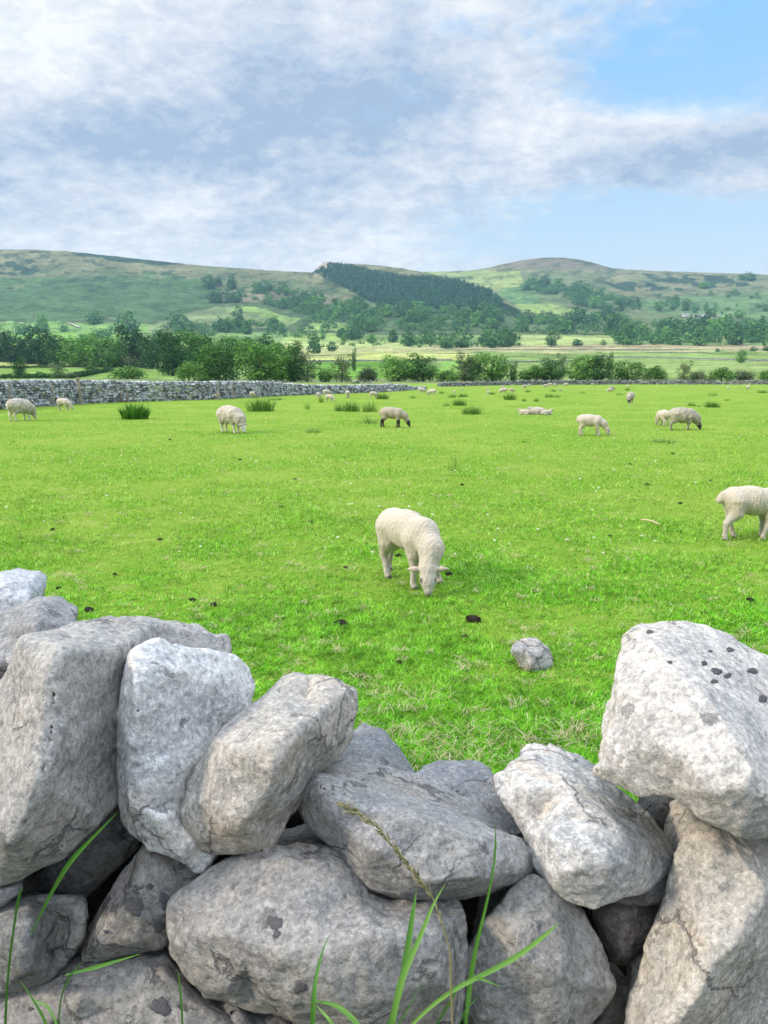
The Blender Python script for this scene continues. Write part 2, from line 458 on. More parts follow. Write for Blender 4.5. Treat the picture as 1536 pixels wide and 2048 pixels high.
M_WHITE = mat_plain('white_petals', (0.75, 0.75, 0.70), 0.8, 10.0, 0.1)
M_TRACK = mat_plain('track_gravel', (0.46, 0.43, 0.37), 0.95, 0.3)
M_HOUSEWALL = mat_plain('barn_wall', (0.40, 0.37, 0.36), 0.9, 0.5)
M_PALEWALL = mat_plain('pale_render', (0.72, 0.73, 0.72), 0.9, 0.5)
M_ROOF = mat_plain('slate_roof', (0.22, 0.22, 0.25), 0.8, 0.8)

# ================================================================== SETTING: the land
rng = np.random.default_rng(11)
random.seed(11)

# the meadow: a gently uneven sheet from behind the camera to the far wall
def meadow_z(x, y):
    P = np.stack([np.asarray(x, float), np.asarray(y, float), np.zeros_like(np.asarray(x, float))], -1).reshape(-1, 3)
    return 0.02 * fbm(P, 0.7, 5, 3) * np.clip((P[:, 1] + 1) / 3, 0.2, 1)
def build_meadow():
    ys = np.concatenate([np.linspace(1.32, 1.7, 8), np.linspace(1.8, 14, 150), np.linspace(14.3, 124, 170)])
    xs = np.concatenate([np.linspace(-170, -13, 60), np.linspace(-12, 12, 170), np.linspace(13, 170, 60)])
    X, Y = np.meshgrid(xs, ys)
    Z = meadow_z(X.ravel(), Y.ravel()).reshape(X.shape)
    V = np.stack([X, Y, Z], -1).reshape(-1, 3)
    ny, nx = X.shape
    i = np.arange(ny * nx).reshape(ny, nx)
    F = np.stack([i[:-1, :-1], i[:-1, 1:], i[1:, 1:], i[1:, :-1]], -1).reshape(-1, 4)
    o = link('meadow', mesh_np('meadow', V, F), M_MEADOW)
    tag(o, kind='structure')
build_meadow()
def build_verge():
    xs = np.linspace(-170, 170, 120); ys = np.concatenate([np.linspace(-9, -1, 12), np.linspace(-.9, 1.34, 16)])
    X, Y = np.meshgrid(xs, ys); P = np.stack([X.ravel(), Y.ravel(), 0 * X.ravel()], 1)
    Z = 0.03 * fbm(P, 1.2, 15, 4) - 0.03
    ny, nx = X.shape; i = np.arange(ny * nx).reshape(ny, nx)
    F = np.stack([i[:-1, :-1], i[:-1, 1:], i[1:, 1:], i[1:, :-1]], -1).reshape(-1, 4)
    tag(link('verge_ground', mesh_np('verge_ground', np.stack([X.ravel(), Y.ravel(), Z], 1), F), M_VERGE), kind='structure')
build_verge()

# --- land shapes seen in the picture, as distance -> height profiles
VY = np.array([112, 160, 220, 300, 420, 600, 800, 1050, 1300, 1700.])
VP = np.array([769.6, 764, 757.5, 747, 733, 716, 700, 682, 665, 640.])
def valley_py(Y): return np.interp(Y, VY, VP)
def valley_Y(py): return float(np.interp(-py, -VP, VY))
def smooth_prof(xs, pts):
    px = np.array([p[0] for p in pts], float); py = np.array([p[1] for p in pts], float)
    return np.interp(xs, px, py)
SKY1 = [(-900, 500), (-300, 500), (0, 499), (60, 499), (130, 502), (250, 515), (380, 529), (430, 533), (500, 538), (560, 542), (624, 545), (630, 541), (640, 530), (650, 524), (662, 524), (680, 527),
        (720, 528), (760, 531), (800, 536), (850, 545), (900, 555), (960, 571), (1010, 598), (1060, 632), (1120, 668)]
FOOT1 = [(-900, 680), (0, 676), (300, 674), (600, 672), (900, 668), (1120, 672)]
YS1 = [(-900, 2500), (0, 2450), (400, 2350), (620, 2250), (760, 2200), (1000, 1750), (1120, 1500)]
SKY2 = [(500, 560), (700, 552), (850, 544), (890, 543), (940, 541), (975, 536), (1000, 530), (1040, 521), (1085, 515), (1130, 516), (1160, 519), (1190, 526), (1225, 537), (1290, 541), (1400, 545), (1536, 549), (1800, 553), (2400, 560)]
FOOT2 = [(500, 672), (1000, 668), (1536, 668), (2400, 670)]
YS2 = [(500, 2900), (1100, 3000), (1536, 2700), (2400, 2600)]
LY0 = 1240.0
def hill_py(px, t, which):
    sky, foot, ys = (SKY1, FOOT1, YS1) if which == 1 else (SKY2, FOOT2, YS2)
    return smooth_prof(px, foot) + (smooth_prof(px, sky) - smooth_prof(px, foot)) * t, LY0 + (smooth_prof(px, ys) - LY0) * t
def hill_at(px, py, which):
    """ground point of hill 1 or 2 seen at that pixel, or None"""
    sky, foot, ys = (SKY1, FOOT1, YS1) if which == 1 else (SKY2, FOOT2, YS2)
    a = float(smooth_prof(px, foot)); b = float(smooth_prof(px, sky))
    t = (a - py) / (a - b)
    Y = LY0 + (float(smooth_prof(px, ys)) - LY0) * t
    return t, at(px, py, Y)

C_ = lambda r, g, b, k=1.0: np.array(lin(r, g, b)) * k
def paint(px, py, base, patches, seed):
    C = np.tile(np.asarray(base, float), (len(px), 1))
    P = np.stack([px, py, np.zeros_like(px)], 1)
    wob = np.stack([fbm(P, 0.03, seed + 1, 3), fbm(P, 0.05, seed + 2, 3)], 1)
    X = px + wob[:, 0] * 6; Y = py + wob[:, 1] * 3
    for poly, col, soft in patches:
        m = in_poly(X, Y, poly)
        if soft:      # broken cover such as bracken or heather: only where the growth is dense
            nn = fbm(P * np.array([1, 2.6, 1]), 0.05, seed + int(poly[0][0]) % 91, 4)
            m &= nn > soft - 1.0
        C[m] = col
    return C
G_BR = (0.17, 0.31, 0.050); G_MID = (0.15, 0.26, 0.06); G_PALE = (0.34, 0.38, 0.13); G_STRAW = (0.32, 0.33, 0.155); G_TAN = (0.29, 0.245, 0.15)
G_MOOR = (0.155, 0.180, 0.080); G_BROWN = (0.165, 0.160, 0.090); G_HEATH = (0.035, 0.062, 0.036); G_HILL = (0.082, 0.122, 0.056)

def grid_faces(ny, nx):
    i = np.arange(ny * nx).reshape(ny, nx)
    return np.stack([i[:-1, :-1], i[:-1, 1:], i[1:, 1:], i[1:, :-1]], -1).reshape(-1, 4)
def build_valley():
    rows = np.concatenate([np.linspace(769.6, 757.5, 16), np.linspace(757, 640, 170)])
    Ys = np.interp(-rows, -VP, VY)
    U = np.linspace(-1.35, 1.35, 560)
    Yg, Ug = np.meshgrid(Ys, U, indexing='ij')
    v = np.array([uv(768, r)[1] for r in rows])
    X = Ug * Yg; Z = CAM_H + v[:, None] * Yg
    P = np.stack([X.ravel(), Yg.ravel(), 0 * X.ravel()], 1)
    Z = Z + (fbm(P, 0.012, 3, 3) * np.clip((P[:, 1] - 260) / 500, 0, 1) * 1.6).reshape(Z.shape)
    Z[0] -= 0.3
    px, py = to_px(X.ravel(), Yg.ravel(), Z.ravel())
    py = np.repeat(rows, len(U))
    pats = [
        ([(-900, 758), (2400, 758), (2400, 770), (-900, 770)], (0.17, 0.215, 0.10), 0),
        ([(-900, 735), (330, 735), (420, 752), (300, 756), (-900, 758)], (0.16, 0.26, 0.065), 0),
        ([(-900, 725), (240, 727), (260, 735), (-900, 737)], G_PALE, 0),
        ([(600, 722), (800, 722), (910, 740), (870, 757), (560, 757)], (0.13, 0.26, 0.050), 0),
        ([(880, 720), (940, 720), (960, 756), (880, 756)], (0.17, 0.30, 0.07), 0),
        ([(940, 706), (1180, 704), (2400, 706), (2400, 757), (960, 757)], (0.185, 0.265, 0.085), 0),
        ([(1180, 722), (2400, 718), (2400, 745), (1200, 745)], (0.21, 0.285, 0.10), 0),
        ([(600, 705), (950, 704), (950, 720), (600, 722)], G_PALE, 0),
        ([(600, 695), (2400, 695), (2400, 704), (600, 705)], G_STRAW, 0),
        ([(850, 689), (2400, 691), (2400, 695.5), (830, 695.5)], G_TAN, 0),
        ([(560, 682), (860, 684), (860, 694), (560, 695)], (0.30, 0.36, 0.14), 0),
        ([(1040, 672), (1230, 670), (1230, 690), (1040, 690)], (0.28, 0.34, 0.13), 0),
        ([(600, 664), (720, 668), (700, 680), (560, 680)], (0.24, 0.33, 0.10), 0),
        ([(-900, 668), (260, 664), (300, 690), (-900, 700)], (0.17, 0.31, 0.07), 0),
        ([(760, 655), (900, 650), (960, 665), (820, 672)], (0.20, 0.30, 0.09), 0),
    ]
    C = paint(px, py, (0.16, 0.24, 0.085), pats, 21)
    o = link('valley_floor', mesh_np('valley_floor', np.stack([X, Yg, Z], -1).reshape(-1, 3), grid_faces(*X.shape)), M_LAND)
    set_col(o.data, C); tag(o, kind='structure')
build_valley()

def build_hill(which, name, x0, x1, pats, base, seed):
    pxs = np.arange(x0, x1 + 1, 2.5)
    ts = np.concatenate([np.linspace(0, 1, 210)])
    A, T = np.meshgrid(pxs, ts)
    PY, YY = hill_py(A.ravel(), T.ravel(), which)
    k = T.ravel()
    P = np.stack([A.ravel(), PY, 0 * PY], 1)
    env = np.sin(np.pi * np.clip(k, 0, 1)) ** 0.6
    PYd = PY + env * (fbm(P * np.array([1, 1.7, 1]), 0.018, seed, 4) * 5.0) + (1 - env) * fbm(P, 0.06, seed + 9, 3) * 0.9 * k
    dx = A.ravel() - 768; dy = 1024 - PYd; d = _c * FPX + dy * _s
    u = dx / d; v = (dy * _c - _s * FPX) / d
    V = np.stack([u * YY, YY, CAM_H + v * YY], 1)
    # the far slope behind the crest
    nr, nc = T.shape
    back = []
    top = V[-nc:].copy()
    for j, (dY, dz) in enumerate([(70, -6), (200, -40), (420, -140), (560, -330)]):
        b = top.copy(); b[:, 1] += dY; b[:, 0] *= (b[:, 1] / top[:, 1]); b[:, 2] = np.maximum(b[:, 2] + dz, -0.8); back.append(b)
    Vall = np.concatenate([V] + back); Vall[:, 2] = np.maximum(Vall[:, 2], -0.8)
    C = paint(A.ravel(), PY, base, pats, seed)
    # sheep-cropped grass low down, rough brown grass higher up, patchy
    nz = fbm(P * np.array([1, 2.2, 1]), 0.022, seed + 5, 5)
    hi = np.clip((k - 0.45) * 1.5 + nz * 0.7, 0, 0.8)[:, None]
    isbase = np.all(np.isclose(C, np.asarray(base)), axis=1)[:, None]
    C = np.where(isbase, C * (1 - hi) + np.array(G_BROWN) * 1.15 * hi, C)
    nz2 = fbm(P * np.array([1, 3.4, 1]), 0.045, seed + 31, 6, .6)
    dark = (np.clip((nz2 - 0.10) * 7, 0, 1) * np.clip(0.25 + k * 0.9, 0, 1) * 0.7)[:, None]
    C = C * (1 - dark) + np.array(G_HEATH) * dark
    Call = np.concatenate([C] + [C[-nc:]] * 4)
    o = link(name, mesh_np(name, Vall, grid_faces(nr + 4, nc)), M_LAND)
    set_col(o.data, Call); tag(o, kind='structure')
build_hill(1, 'moorland_hill', -900, 1120, [
    ([(120, 500), (200, 506), (300, 518), (380, 529), (330, 531), (250, 524), (170, 513)], G_HEATH, 0),
    ([(-300, 535), (60, 520), (95, 540), (40, 552), (-300, 556)], G_HEATH, 0.95),
    ([(280, 540), (400, 556), (420, 590), (330, 580), (280, 560)], (0.07, 0.13, 0.045), 0.8),
    ([(-900, 560), (250, 555), (400, 590), (420, 610), (330, 640), (-900, 640)], (0.070, 0.125, 0.052), 0.6),
    ([(-900, 644), (120, 644), (330, 648), (320, 672), (-900, 690)], (0.17, 0.29, 0.085), 0),
    ([(300, 650), (360, 632), (430, 615), (470, 615), (540, 625), (600, 640), (560, 656), (430, 664), (300, 668)], (0.17, 0.22, 0.10), 0),
    ([(470, 612), (530, 618), (605, 640), (590, 646), (520, 632), (460, 622)], (0.20, 0.30, 0.09), 0),
    ([(420, 580), (520, 580), (620, 585), (700, 598), (640, 612), (500, 606), (420, 600)], (0.20, 0.17, 0.115), 0.9),
    ([(640, 640), (720, 650), (700, 660), (600, 662)], (0.22, 0.32, 0.10), 0),
    ([(624, 548), (640, 527), (662, 521), (668, 530), (646, 545), (634, 556)], (0.30, 0.25, 0.20), 0),
    ([(640, 542), (665, 530), (740, 542), (797, 554), (920, 562), (1000, 600), (1060, 640), (960, 625), (760, 612), (700, 582)], (0.025, 0.045, 0.025), 0),
], G_HILL, 40)
build_hill(2, 'dome_hill', 500, 2400, [
    ([(850, 542), (960, 540), (1040, 545), (1050, 570), (980, 580), (900, 560)], (0.23, 0.28, 0.10), 0),
    ([(1000, 530), (1085, 512), (1130, 512), (1225, 538), (1140, 540), (1040, 538)], (0.15, 0.135, 0.095), 0),
    ([(1000, 575), (1080, 570), (1080, 612), (1000, 615)], (0.11, 0.19, 0.07), 0),
    ([(1020, 610), (1090, 604), (1150, 618), (1140, 632), (1040, 625)], (0.21, 0.28, 0.09), 0),
    ([(1270, 600), (1420, 590), (1600, 580), (2400, 590), (2400, 640), (1420, 636), (1290, 622)], (0.115, 0.185, 0.075), 0),
    ([(1280, 545), (1480, 552), (1500, 572), (1420, 575), (1300, 560)], G_HEATH, 0.85),
    ([(1200, 560), (1290, 565), (1380, 580), (1250, 585)], G_HEATH, 0.9),
], (0.115, 0.150, 0.070), 70)

def terrain_point(px, py):
    """nearest land that shows at this pixel"""
    if py > 664: return at(px, py, valley_Y(py))
    if px < 1080:
        t, p = hill_at(px, py, 1)
        if 0 <= t <= 1: return p
    t, p = hill_at(px, py, 2)
    return p

def farm_track(pts, w):
    V = []
    for px, py in pts:
        t, p = hill_at(px, py, 1); p = p + Vector((0, 0, 1.2))
        V += [p + Vector((0, -w, 0.5 - w * .09)), p + Vector((0, w, 0.5 + w * .09))]
    n = len(pts); F = np.array([(2 * i, 2 * i + 1, 2 * i + 3, 2 * i + 2) for i in range(n - 1)])
    tag(link('farm_track', mesh_np('farm_track', np.array([tuple(v) for v in V]), F), M_TRACK), kind='structure')
farm_track([(120, 648.5), (128, 647.6), (136, 647.8), (144, 649.6), (151, 652.2), (158, 655.5)], 6)
farm_track([(208, 636.5), (218, 637), (228, 639.5), (240, 643)], 4)

# ================================================================== haze
def build_haze():
    bm = bmesh.new(); bmesh.ops.create_cube(bm, size=1.0)
    me = bpy.data.meshes.new('haze'); bm.to_mesh(me); bm.free()
    m = bpy.data.materials.new('haze_air'); m.use_nodes = True
    n = NT(m.node_tree)
    v = n.node('ShaderNodeVolumePrincipled')
    v.inputs['Color'].default_value = (0.42, 0.72, 0.98, 1); v.inputs['Density'].default_value = HAZE
    v.inputs['Anisotropy'].default_value = 0.1
    o_ = n.node('ShaderNodeOutputMaterial'); n.l.new(v.outputs[0], o_.inputs['Volume'])
    o = link('haze', me, m)
    o.scale = (9600, 4100, 462); o.location = (0, 2030, 229)
    tag(o, kind='stuff', label='thin pale blue air over the valley', cat='haze')
HAZE = 0.00010
build_haze()

# ================================================================== the foreground dry stone wall: every stone a thing of its own
def make_stone(name, label, outline, Y, T, tint, inner=None, tilt=0.10, bulge=0.05, voxel=0.0045, chip=0.0042, rough=0.0024, spots=1.0, yoff=None, smooth=1, ridges=(), seed=None, facets=14, warm=True):
    amt = (0.006, 0.032) if inner else (0.012, 0.065)
    if inner: inner = [(a, b, d * 1.45 if d < 0 else d * 1.2) for a, b, d in inner]
    """outline (seen edge), pixel points; Y distance; T thickness; inner = ridge points (px, py, depth offset)"""
    rs = random.Random(len(label) * 7 + int(outline[0][0]) + int(outline[0][1]) * 3)
    n = len(outline)
    cx = sum(p[0] for p in outline) / n; cy = sum(p[1] for p in outline) / n
    y0 = min(p[1] for p in outline); y1 = max(p[1] for p in outline)
    def dep(px, py):
        return Y + tilt * ((y1 - py) / (y1 - y0) - 0.35)
    pts2 = []; dY = []
    for i, p in enumerate(outline):
        pts2.append(Vector((p[0], p[1]))); dY.append(dep(p[0], p[1]) + (p[2] if len(p) > 2 else 0.0))
    if inner is None:
        inner = []
        for i in range(n):
            f = 0.66 + rs.uniform(-0.08, 0.08)
            inner.append((cx + (outline[i][0] - cx) * f, cy + (outline[i][1] - cy) * f, -bulge * rs.uniform(0.55, 1.15)))
        inner = inner[::2]
        inner.append((cx + rs.uniform(-15, 15), cy + rs.uniform(-15, 15), -bulge * rs.uniform(0.9, 1.2)))
    for (a, b, d) in inner:
        pts2.append(Vector((a, b))); dY.append(dep(a, b) + d)
    edges = [(i, (i + 1) % n) for i in range(n)] + [(n + a, n + b) for a, b in ridges]
    vo, eo, fo, ov, oe, of = delaunay_2d_cdt(pts2, edges, [], 1, 1e-4)
    V = []
    for k, v in enumerate(vo):
        src = ov[k]
        d = dY[src[0]] if src else dep(v[0], v[1])
        V.append(at(v[0], v[1], d))
    front = [list(f) for f in fo]
    # orient faces toward the camera
    F = []
    for f in front:
        a, b, c = (V[i] for i in f[:3])
        nn = (b - a).cross(c - a)
        if nn.dot(Vector((0, 0, CAM_H)) - a) < 0: f = f[::-1]
        F.append(f)
    ring = []
    for i in range(n):
        k = next(j for j, s in enumerate(ov) if i in s)
        ring.append(k)
    camp = Vector((0, 0, CAM_H))
    cen = at(cx, cy, Y)
    m1 = []; m2 = []
    axis = (cen - camp).normalized()
    axis = (axis + Vector((0, 0.8, 0.15))).normalized()
    for k in ring:
        p = V[k]; rd = (p - camp).normalized()
        q = p + rd * (T * 0.35); c1 = cen + axis * (T * 0.35)
        q = c1 + (q - c1) * 0.93
        V.append(q); m1.append(len(V) - 1)
        q2 = p + axis * T * rs.uniform(0.85, 1.1); c2 = cen + axis * T
        q2 = c2 + (q2 - c2) * 0.66
        V.append(q2); m2.append(len(V) - 1)
    V.append(cen + axis * T * 1.05); ce = len(V) - 1
    for i in range(n):
        j = (i + 1) % n
        F.append([ring[i], m1[i], m1[j], ring[j]]); F.append([m1[i], m2[i], m2[j], m1[j]]); F.append([m2[i], ce, m2[j]])
    org = cen + axis * T * 0.4
    me = bpy.data.meshes.new(name)
    me.from_pydata([v - org for v in V], [], F)
    bm = bmesh.new(); bm.from_mesh(me); bmesh.ops.triangulate(bm, faces=bm.faces[:]); bmesh.ops.recalc_face_normals(bm, faces=bm.faces[:]); bm.to_mesh(me); bm.free()
    o = link(name, me, M_STONE, None, org)
    md = o.modifiers.new('r', 'REMESH'); md.mode = 'VOXEL'; md.voxel_size = voxel; md.use_smooth_shade = True
    dg = bpy.context.evaluated_depsgraph_get(); dg.update()
    me2 = bpy.data.meshes.new_from_object(o.evaluated_get(dg))
    o.modifiers.clear(); o.data = me2; bpy.data.meshes.remove(me); me2.name = name
    if len(me2.materials) == 0: me2.materials.append(M_STONE)
    # weather the block: soften the arrises a little, then break the faces up
    nv = len(me2.vertices)
    co = np.empty(nv * 3, np.float32); me2.vertices.foreach_get('co', co); co = co.reshape(-1, 3).astype(np.float64)
    ed = np.empty(len(me2.edges) * 2, np.int32); me2.edges.foreach_get('vertices', ed); ed = ed.reshape(-1, 2)
    deg = np.bincount(ed.ravel(), minlength=nv)[:, None]
    for _ in range(smooth):
        acc = np.zeros_like(co)
        for ax in range(3):
            acc[:, ax] = np.bincount(ed[:, 0], co[ed[:, 1], ax], nv) + np.bincount(ed[:, 1], co[ed[:, 0], ax], nv)
        co = co * 0.4 + (acc / np.maximum(deg, 1)) * 0.6
    # fractured faces: planes that take the bulges off and leave crisp arrises
    size = co.max(0) - co.min(0); dim = float(np.sort(size)[1])
    for k in range(facets):
        while True:
            nv3 = np.array([rs.gauss(0, 1), rs.gauss(-0.55, 1), rs.gauss(0.2, 1)]); nv3 /= np.linalg.norm(nv3)
            if nv3[1] < 0.35: break
        pr = co @ nv3; top = pr.max(); cut = top - dim * rs.uniform(*amt)
        over = pr > cut
        co[over] -= np.outer(pr[over] - cut, nv3) * 0.94
    me2.vertices.foreach_set('co', co.astype(np.float32).ravel()); me2.update()
    nr = np.empty(nv * 3, np.float32); me2.vertices.foreach_get('normal', nr); nr = nr.reshape(-1, 3)
    W = co + np.array(org)
    sd = rs.randrange(1000)
    warp = np.stack([fbm(W, 9, sd + 3, 2), fbm(W, 9, sd + 4, 2), fbm(W, 9, sd + 5, 2)], 1) * 0.03
    h = 0.0035 + chip * fbm(W + warp, 9.0, sd, 3, 0.55) + chip * 0.75 * fbm(W + warp, 20.0, sd + 1, 3, 0.6, ridge=True) + rough * fbm(W, 55.0, sd + 2, 3, 0.65)
    strat = np.array([0.25, 0.35, 1.0]) * np.array([1, 1, 1])
    h += chip * 0.35 * fbm((W + warp * 0.6) * np.array([0.35, 0.35, 2.2]), 16.0, sd + 6, 3, 0.6, ridge=True)
    co = co + nr * h[:, None]
    me2.vertices.foreach_set('co', co.astype(np.float32).ravel()); me2.update()
    o.color = (tint[0] * 1.01, tint[1] * 1.0, tint[2] * .985, spots) if warm else (*tint, spots)
    tag(o, label, 'stone', 'stones of the foreground wall')
    return o

PALE = (0.62, 0.63, 0.64); WARM = (0.50, 0.475, 0.43); GREY = (0.33, 0.335, 0.345); DARK = (0.21, 0.215, 0.225); BLUE = (0.46, 0.49, 0.53); WHITE = (0.60, 0.61, 0.63); BROWN = (0.26, 0.235, 0.21)

make_stone('wall_stone', 'blue-grey stone cut off by the left edge, farthest back and highest of the wall', [(-70, 1165), (-20, 1156), (30, 1160), (60, 1165), (75, 1185), (78, 1203), (68, 1220), (60, 1300), (-70, 1320)], 1.85, 0.25, BLUE, tilt=0.1, bulge=0.06)
make_stone('wall_stone', 'grey pointed stone behind the large dark left block, purple-grey below', [(-80, 1275), (-10, 1240), (40, 1216), (75, 1204), (97, 1210), (122, 1230), (152, 1249), (150, 1330), (60, 1420), (-80, 1440)], 1.55, 0.25, GREY,
           inner=[(10, 1260, -0.02), (75, 1250, -0.07), (60, 1330, -0.07), (-30, 1330, -0.05)], tilt=0.12)
make_stone('wall_stone', 'largest dark grey block at left with a slab-like top and sunlit left edge', [(-70, 1400, .10), (10, 1362, .07), (26, 1325, .04), (42, 1283, .02), (62, 1270, .05), (110, 1262, .09), (150, 1248, .14), (185, 1239, .18), (215, 1241, .20), (300, 1249, .24), (370, 1258, .27), (430, 1270, .30), (458, 1271, .31), (464, 1312, .30),
            (400, 1345, .26), (262, 1345, .14), (247, 1420, .10), (238, 1500, .09), (236, 1600, .08), (200, 1642, .03), (140, 1700, .0), (60, 1746, -.02), (0, 1766, .0), (-70, 1785, .06)], 1.12, 0.30, (0.395, 0.39, 0.38),
           inner=[(60, 1300, -0.01), (108, 1300, -0.045), (170, 1302, 0.00), (235, 1300, 0.06), (98, 1400, -0.06), (95, 1470, -0.07), (70, 1560, -0.08), (20, 1660, -0.08), (200, 1400, 0.035), (190, 1560, 0.03), (0, 1450, 0.02), (-20, 1580, -0.01), (300, 1290, 0.17), (310, 1275, 0.20)],
           ridges=[(0, 1), (1, 2), (2, 3), (1, 4), (4, 5), (5, 6), (6, 7)], tilt=0.10, voxel=0.005, smooth=1)
make_stone('wall_stone', 'tall whitish upright stone leaning between the dark block and the warm grey block', [(262, 1306, .03), (290, 1284, .05), (320, 1279, .07), (345, 1296, .09), (380, 1299, .12), (430, 1306, .15), (465, 1313, .18), (490, 1332, .20), (503, 1362, .20), (500, 1402, .19), (488, 1428, .17), (440, 1455, .13), (425, 1475, .11), (412, 1515, .08), (375, 1572, .05),
            (360, 1612, .03), (364, 1650, .02), (398, 1678, .01), (442, 1704, .02), (412, 1752, .02), (386, 1735, .01), (342, 1709, .0), (300, 1700, .0), (285, 1676, .01), (262, 1666, .03), (248, 1640, .06), (239, 1560, .07), (237, 1480, .07), (243, 1400, .07), (254, 1342, .05)], 1.13, 0.26, PALE,
           inner=[(272, 1330, -0.01), (268, 1420, -0.02), (266, 1520, -0.02), (275, 1620, -0.02), (340, 1340, 0.03), (350, 1440, 0.03), (345, 1540, 0.005), (325, 1640, -0.02), (430, 1370, 0.09), (360, 1690, -0.01)],
           ridges=[(0, 1), (1, 2), (2, 3)], tilt=0.08)
make_stone('wall_stone', 'warm grey angular block leaning on the whitish upright stone', [(430, 1477, .05), (445, 1452, .08), (490, 1426, .12), (540, 1386, .17), (560, 1363, .19), (595, 1351, .21), (625, 1355, .22), (655, 1353, .23), (690, 1369, .22), (709, 1383, .20), (708, 1422, .19), (698, 1476, .17), (675, 1511, .14), (620, 1553, .11), (600, 1591, .09), (576, 1636, .07), (546, 1690, .04), (525, 1706, .03), (480, 1701, .02), (415, 1696, .03), (394, 1680, .03), (359, 1640, .06), (356, 1616, .06), (374, 1572, .07), (413, 1512, .06)], 1.10, 0.24, (0.46, 0.44, 0.41),
           inner=[(455, 1500, -0.01), (560, 1495, -0.035), (612, 1450, 0.02), (655, 1408, 0.09), (530, 1590, -0.035), (480, 1640, -0.03), (420, 1600, -0.005), (575, 1540, 0.00), (610, 1400, 0.15)],
           ridges=[(0, 1), (1, 2), (2, 3), (1, 7), (7, 4)], tilt=0.05, smooth=1)
make_stone('wall_stone', 'dark slate-grey stone behind the warm angular block, against the grass', [(610, 1590), (640, 1530), (690, 1482), (720, 1476), (750, 1483), (790, 1502), (802, 1522), (842, 1561), (830, 1610), (760, 1630), (620, 1630)], 1.50, 0.22, (0.235, 0.245, 0.26), tilt=0.16, bulge=0.06)
make_stone('wall_stone', 'low flat grey stone behind the long slab, next to the rounded pale boulder', [(790, 1590), (850, 1564), (920, 1567), (990, 1561), (1020, 1600), (1060, 1650), (1060, 1690), (980, 1690), (860, 1640)], 1.42, 0.22, (0.31, 0.315, 0.325), tilt=0.12, bulge=0.05)
make_stone('wall_stone', 'long wedge-shaped slab with a pale top edge, in the dip of the wall', [(590, 1596, .06), (604, 1588, .05), (612, 1562, .05), (640, 1554, .06), (700, 1560, .07), (760, 1581, .08), (820, 1600, .08), (880, 1616, .08), (930, 1640, .07), (990, 1664, .07), (1040, 1681, .06), (1060, 1696, .06), (1067, 1740, .05), (1040, 1764, .04), (960, 1789, .03), (900, 1799, .02), (850, 1803, .01), (762, 1800, .0), (740, 1790, .0), (720, 1760, .0), (690, 1722, .01), (670, 1692, .02), (640, 1665, .04), (614, 1640, .05)], 1.12, 0.26, (0.345, 0.345, 0.345),
           inner=[(640, 1585, -0.015), (700, 1600, -0.02), (800, 1628, -0.025), (900, 1662, -0.025), (1000, 1695, -0.01), (690, 1650, -0.02), (760, 1720, -0.055), (860, 1760, -0.05), (960, 1745, -0.035), (1030, 1735, 0.0)],
           ridges=[(0, 1), (1, 2), (2, 3), (3, 4)], tilt=0.03)
make_stone('wall_stone', 'rounded pale speckled boulder right of the dip', [(982, 1560, .13), (1010, 1546, .15), (1040, 1526, .17), (1075, 1514, .19), (1120, 1519, .19), (1160, 1536, .19), (1200, 1556, .18), (1250, 1591, .16), (1300, 1636, .13), (1330, 1681, .10), (1345, 1701, .09), (1340, 1741, .06), (1300, 1776, .03), (1240, 1791, .01), (1185, 1813, .0), (1140, 1800, .0), (1100, 1770, .02), (1075, 1741, .04), (1062, 1691, .07), (1050, 1661, .08), (1012, 1602, .10)], 1.11, 0.26, (0.56, 0.56, 0.56),
           inner=[(1060, 1575, 0.06), (1130, 1580, 0.06), (1200, 1625, 0.03), (1260, 1680, 0.00), (1110, 1680, 0.00), (1180, 1720, -0.035), (1240, 1750, -0.02), (1130, 1750, -0.02)], tilt=0.05, smooth=1)
make_stone('wall_stone', 'huge pale boulder on top of the wall at right, white lichen top with dark flecks', [(1186, 1546, .08), (1208, 1525, .08), (1211, 1484, .09), (1231, 1437, .10), (1239, 1404, .11), (1232, 1357, .14), (1239, 1319, .16), (1250, 1294, .18), (1276, 1271, .20), (1299, 1259, .23), (1337, 1251, .27), (1373, 1245, .30), (1388, 1253, .31), (1424, 1261, .32), (1463, 1276, .33), (1489, 1294, .33), (1536, 1319, .33), (1640, 1380, .30), (1700, 1500, .2), (1680, 1640, .1), (1560, 1672, .05), (1503, 1670, .02), (1482, 1667, .0), (1460, 1656, .0), (1426, 1645, .0), (1401, 1633, .01), (1378, 1611, .02), (1342, 1588, .03), (1313, 1585, .04), (1282, 1591, .05), (1253, 1577, .06), (1222, 1561, .07)], 1.05, 0.32, (0.57, 0.55, 0.525),
           inner=[(1280, 1285, 0.13), (1352, 1352, 0.06), (1418, 1404, 0.02), (1440, 1466, -0.01), (1478, 1514, -0.03), (1500, 1560, -0.04), (1300, 1420, 0.04), (1260, 1500, 0.04), (1350, 1510, 0.0), (1430, 1580, -0.03), (1560, 1600, -0.02), (1540, 1430, 0.10), (1440, 1330, 0.15)],
           ridges=[(0, 1), (1, 2), (2, 3), (3, 4), (4, 5)], tilt=0.08, voxel=0.005, smooth=1)
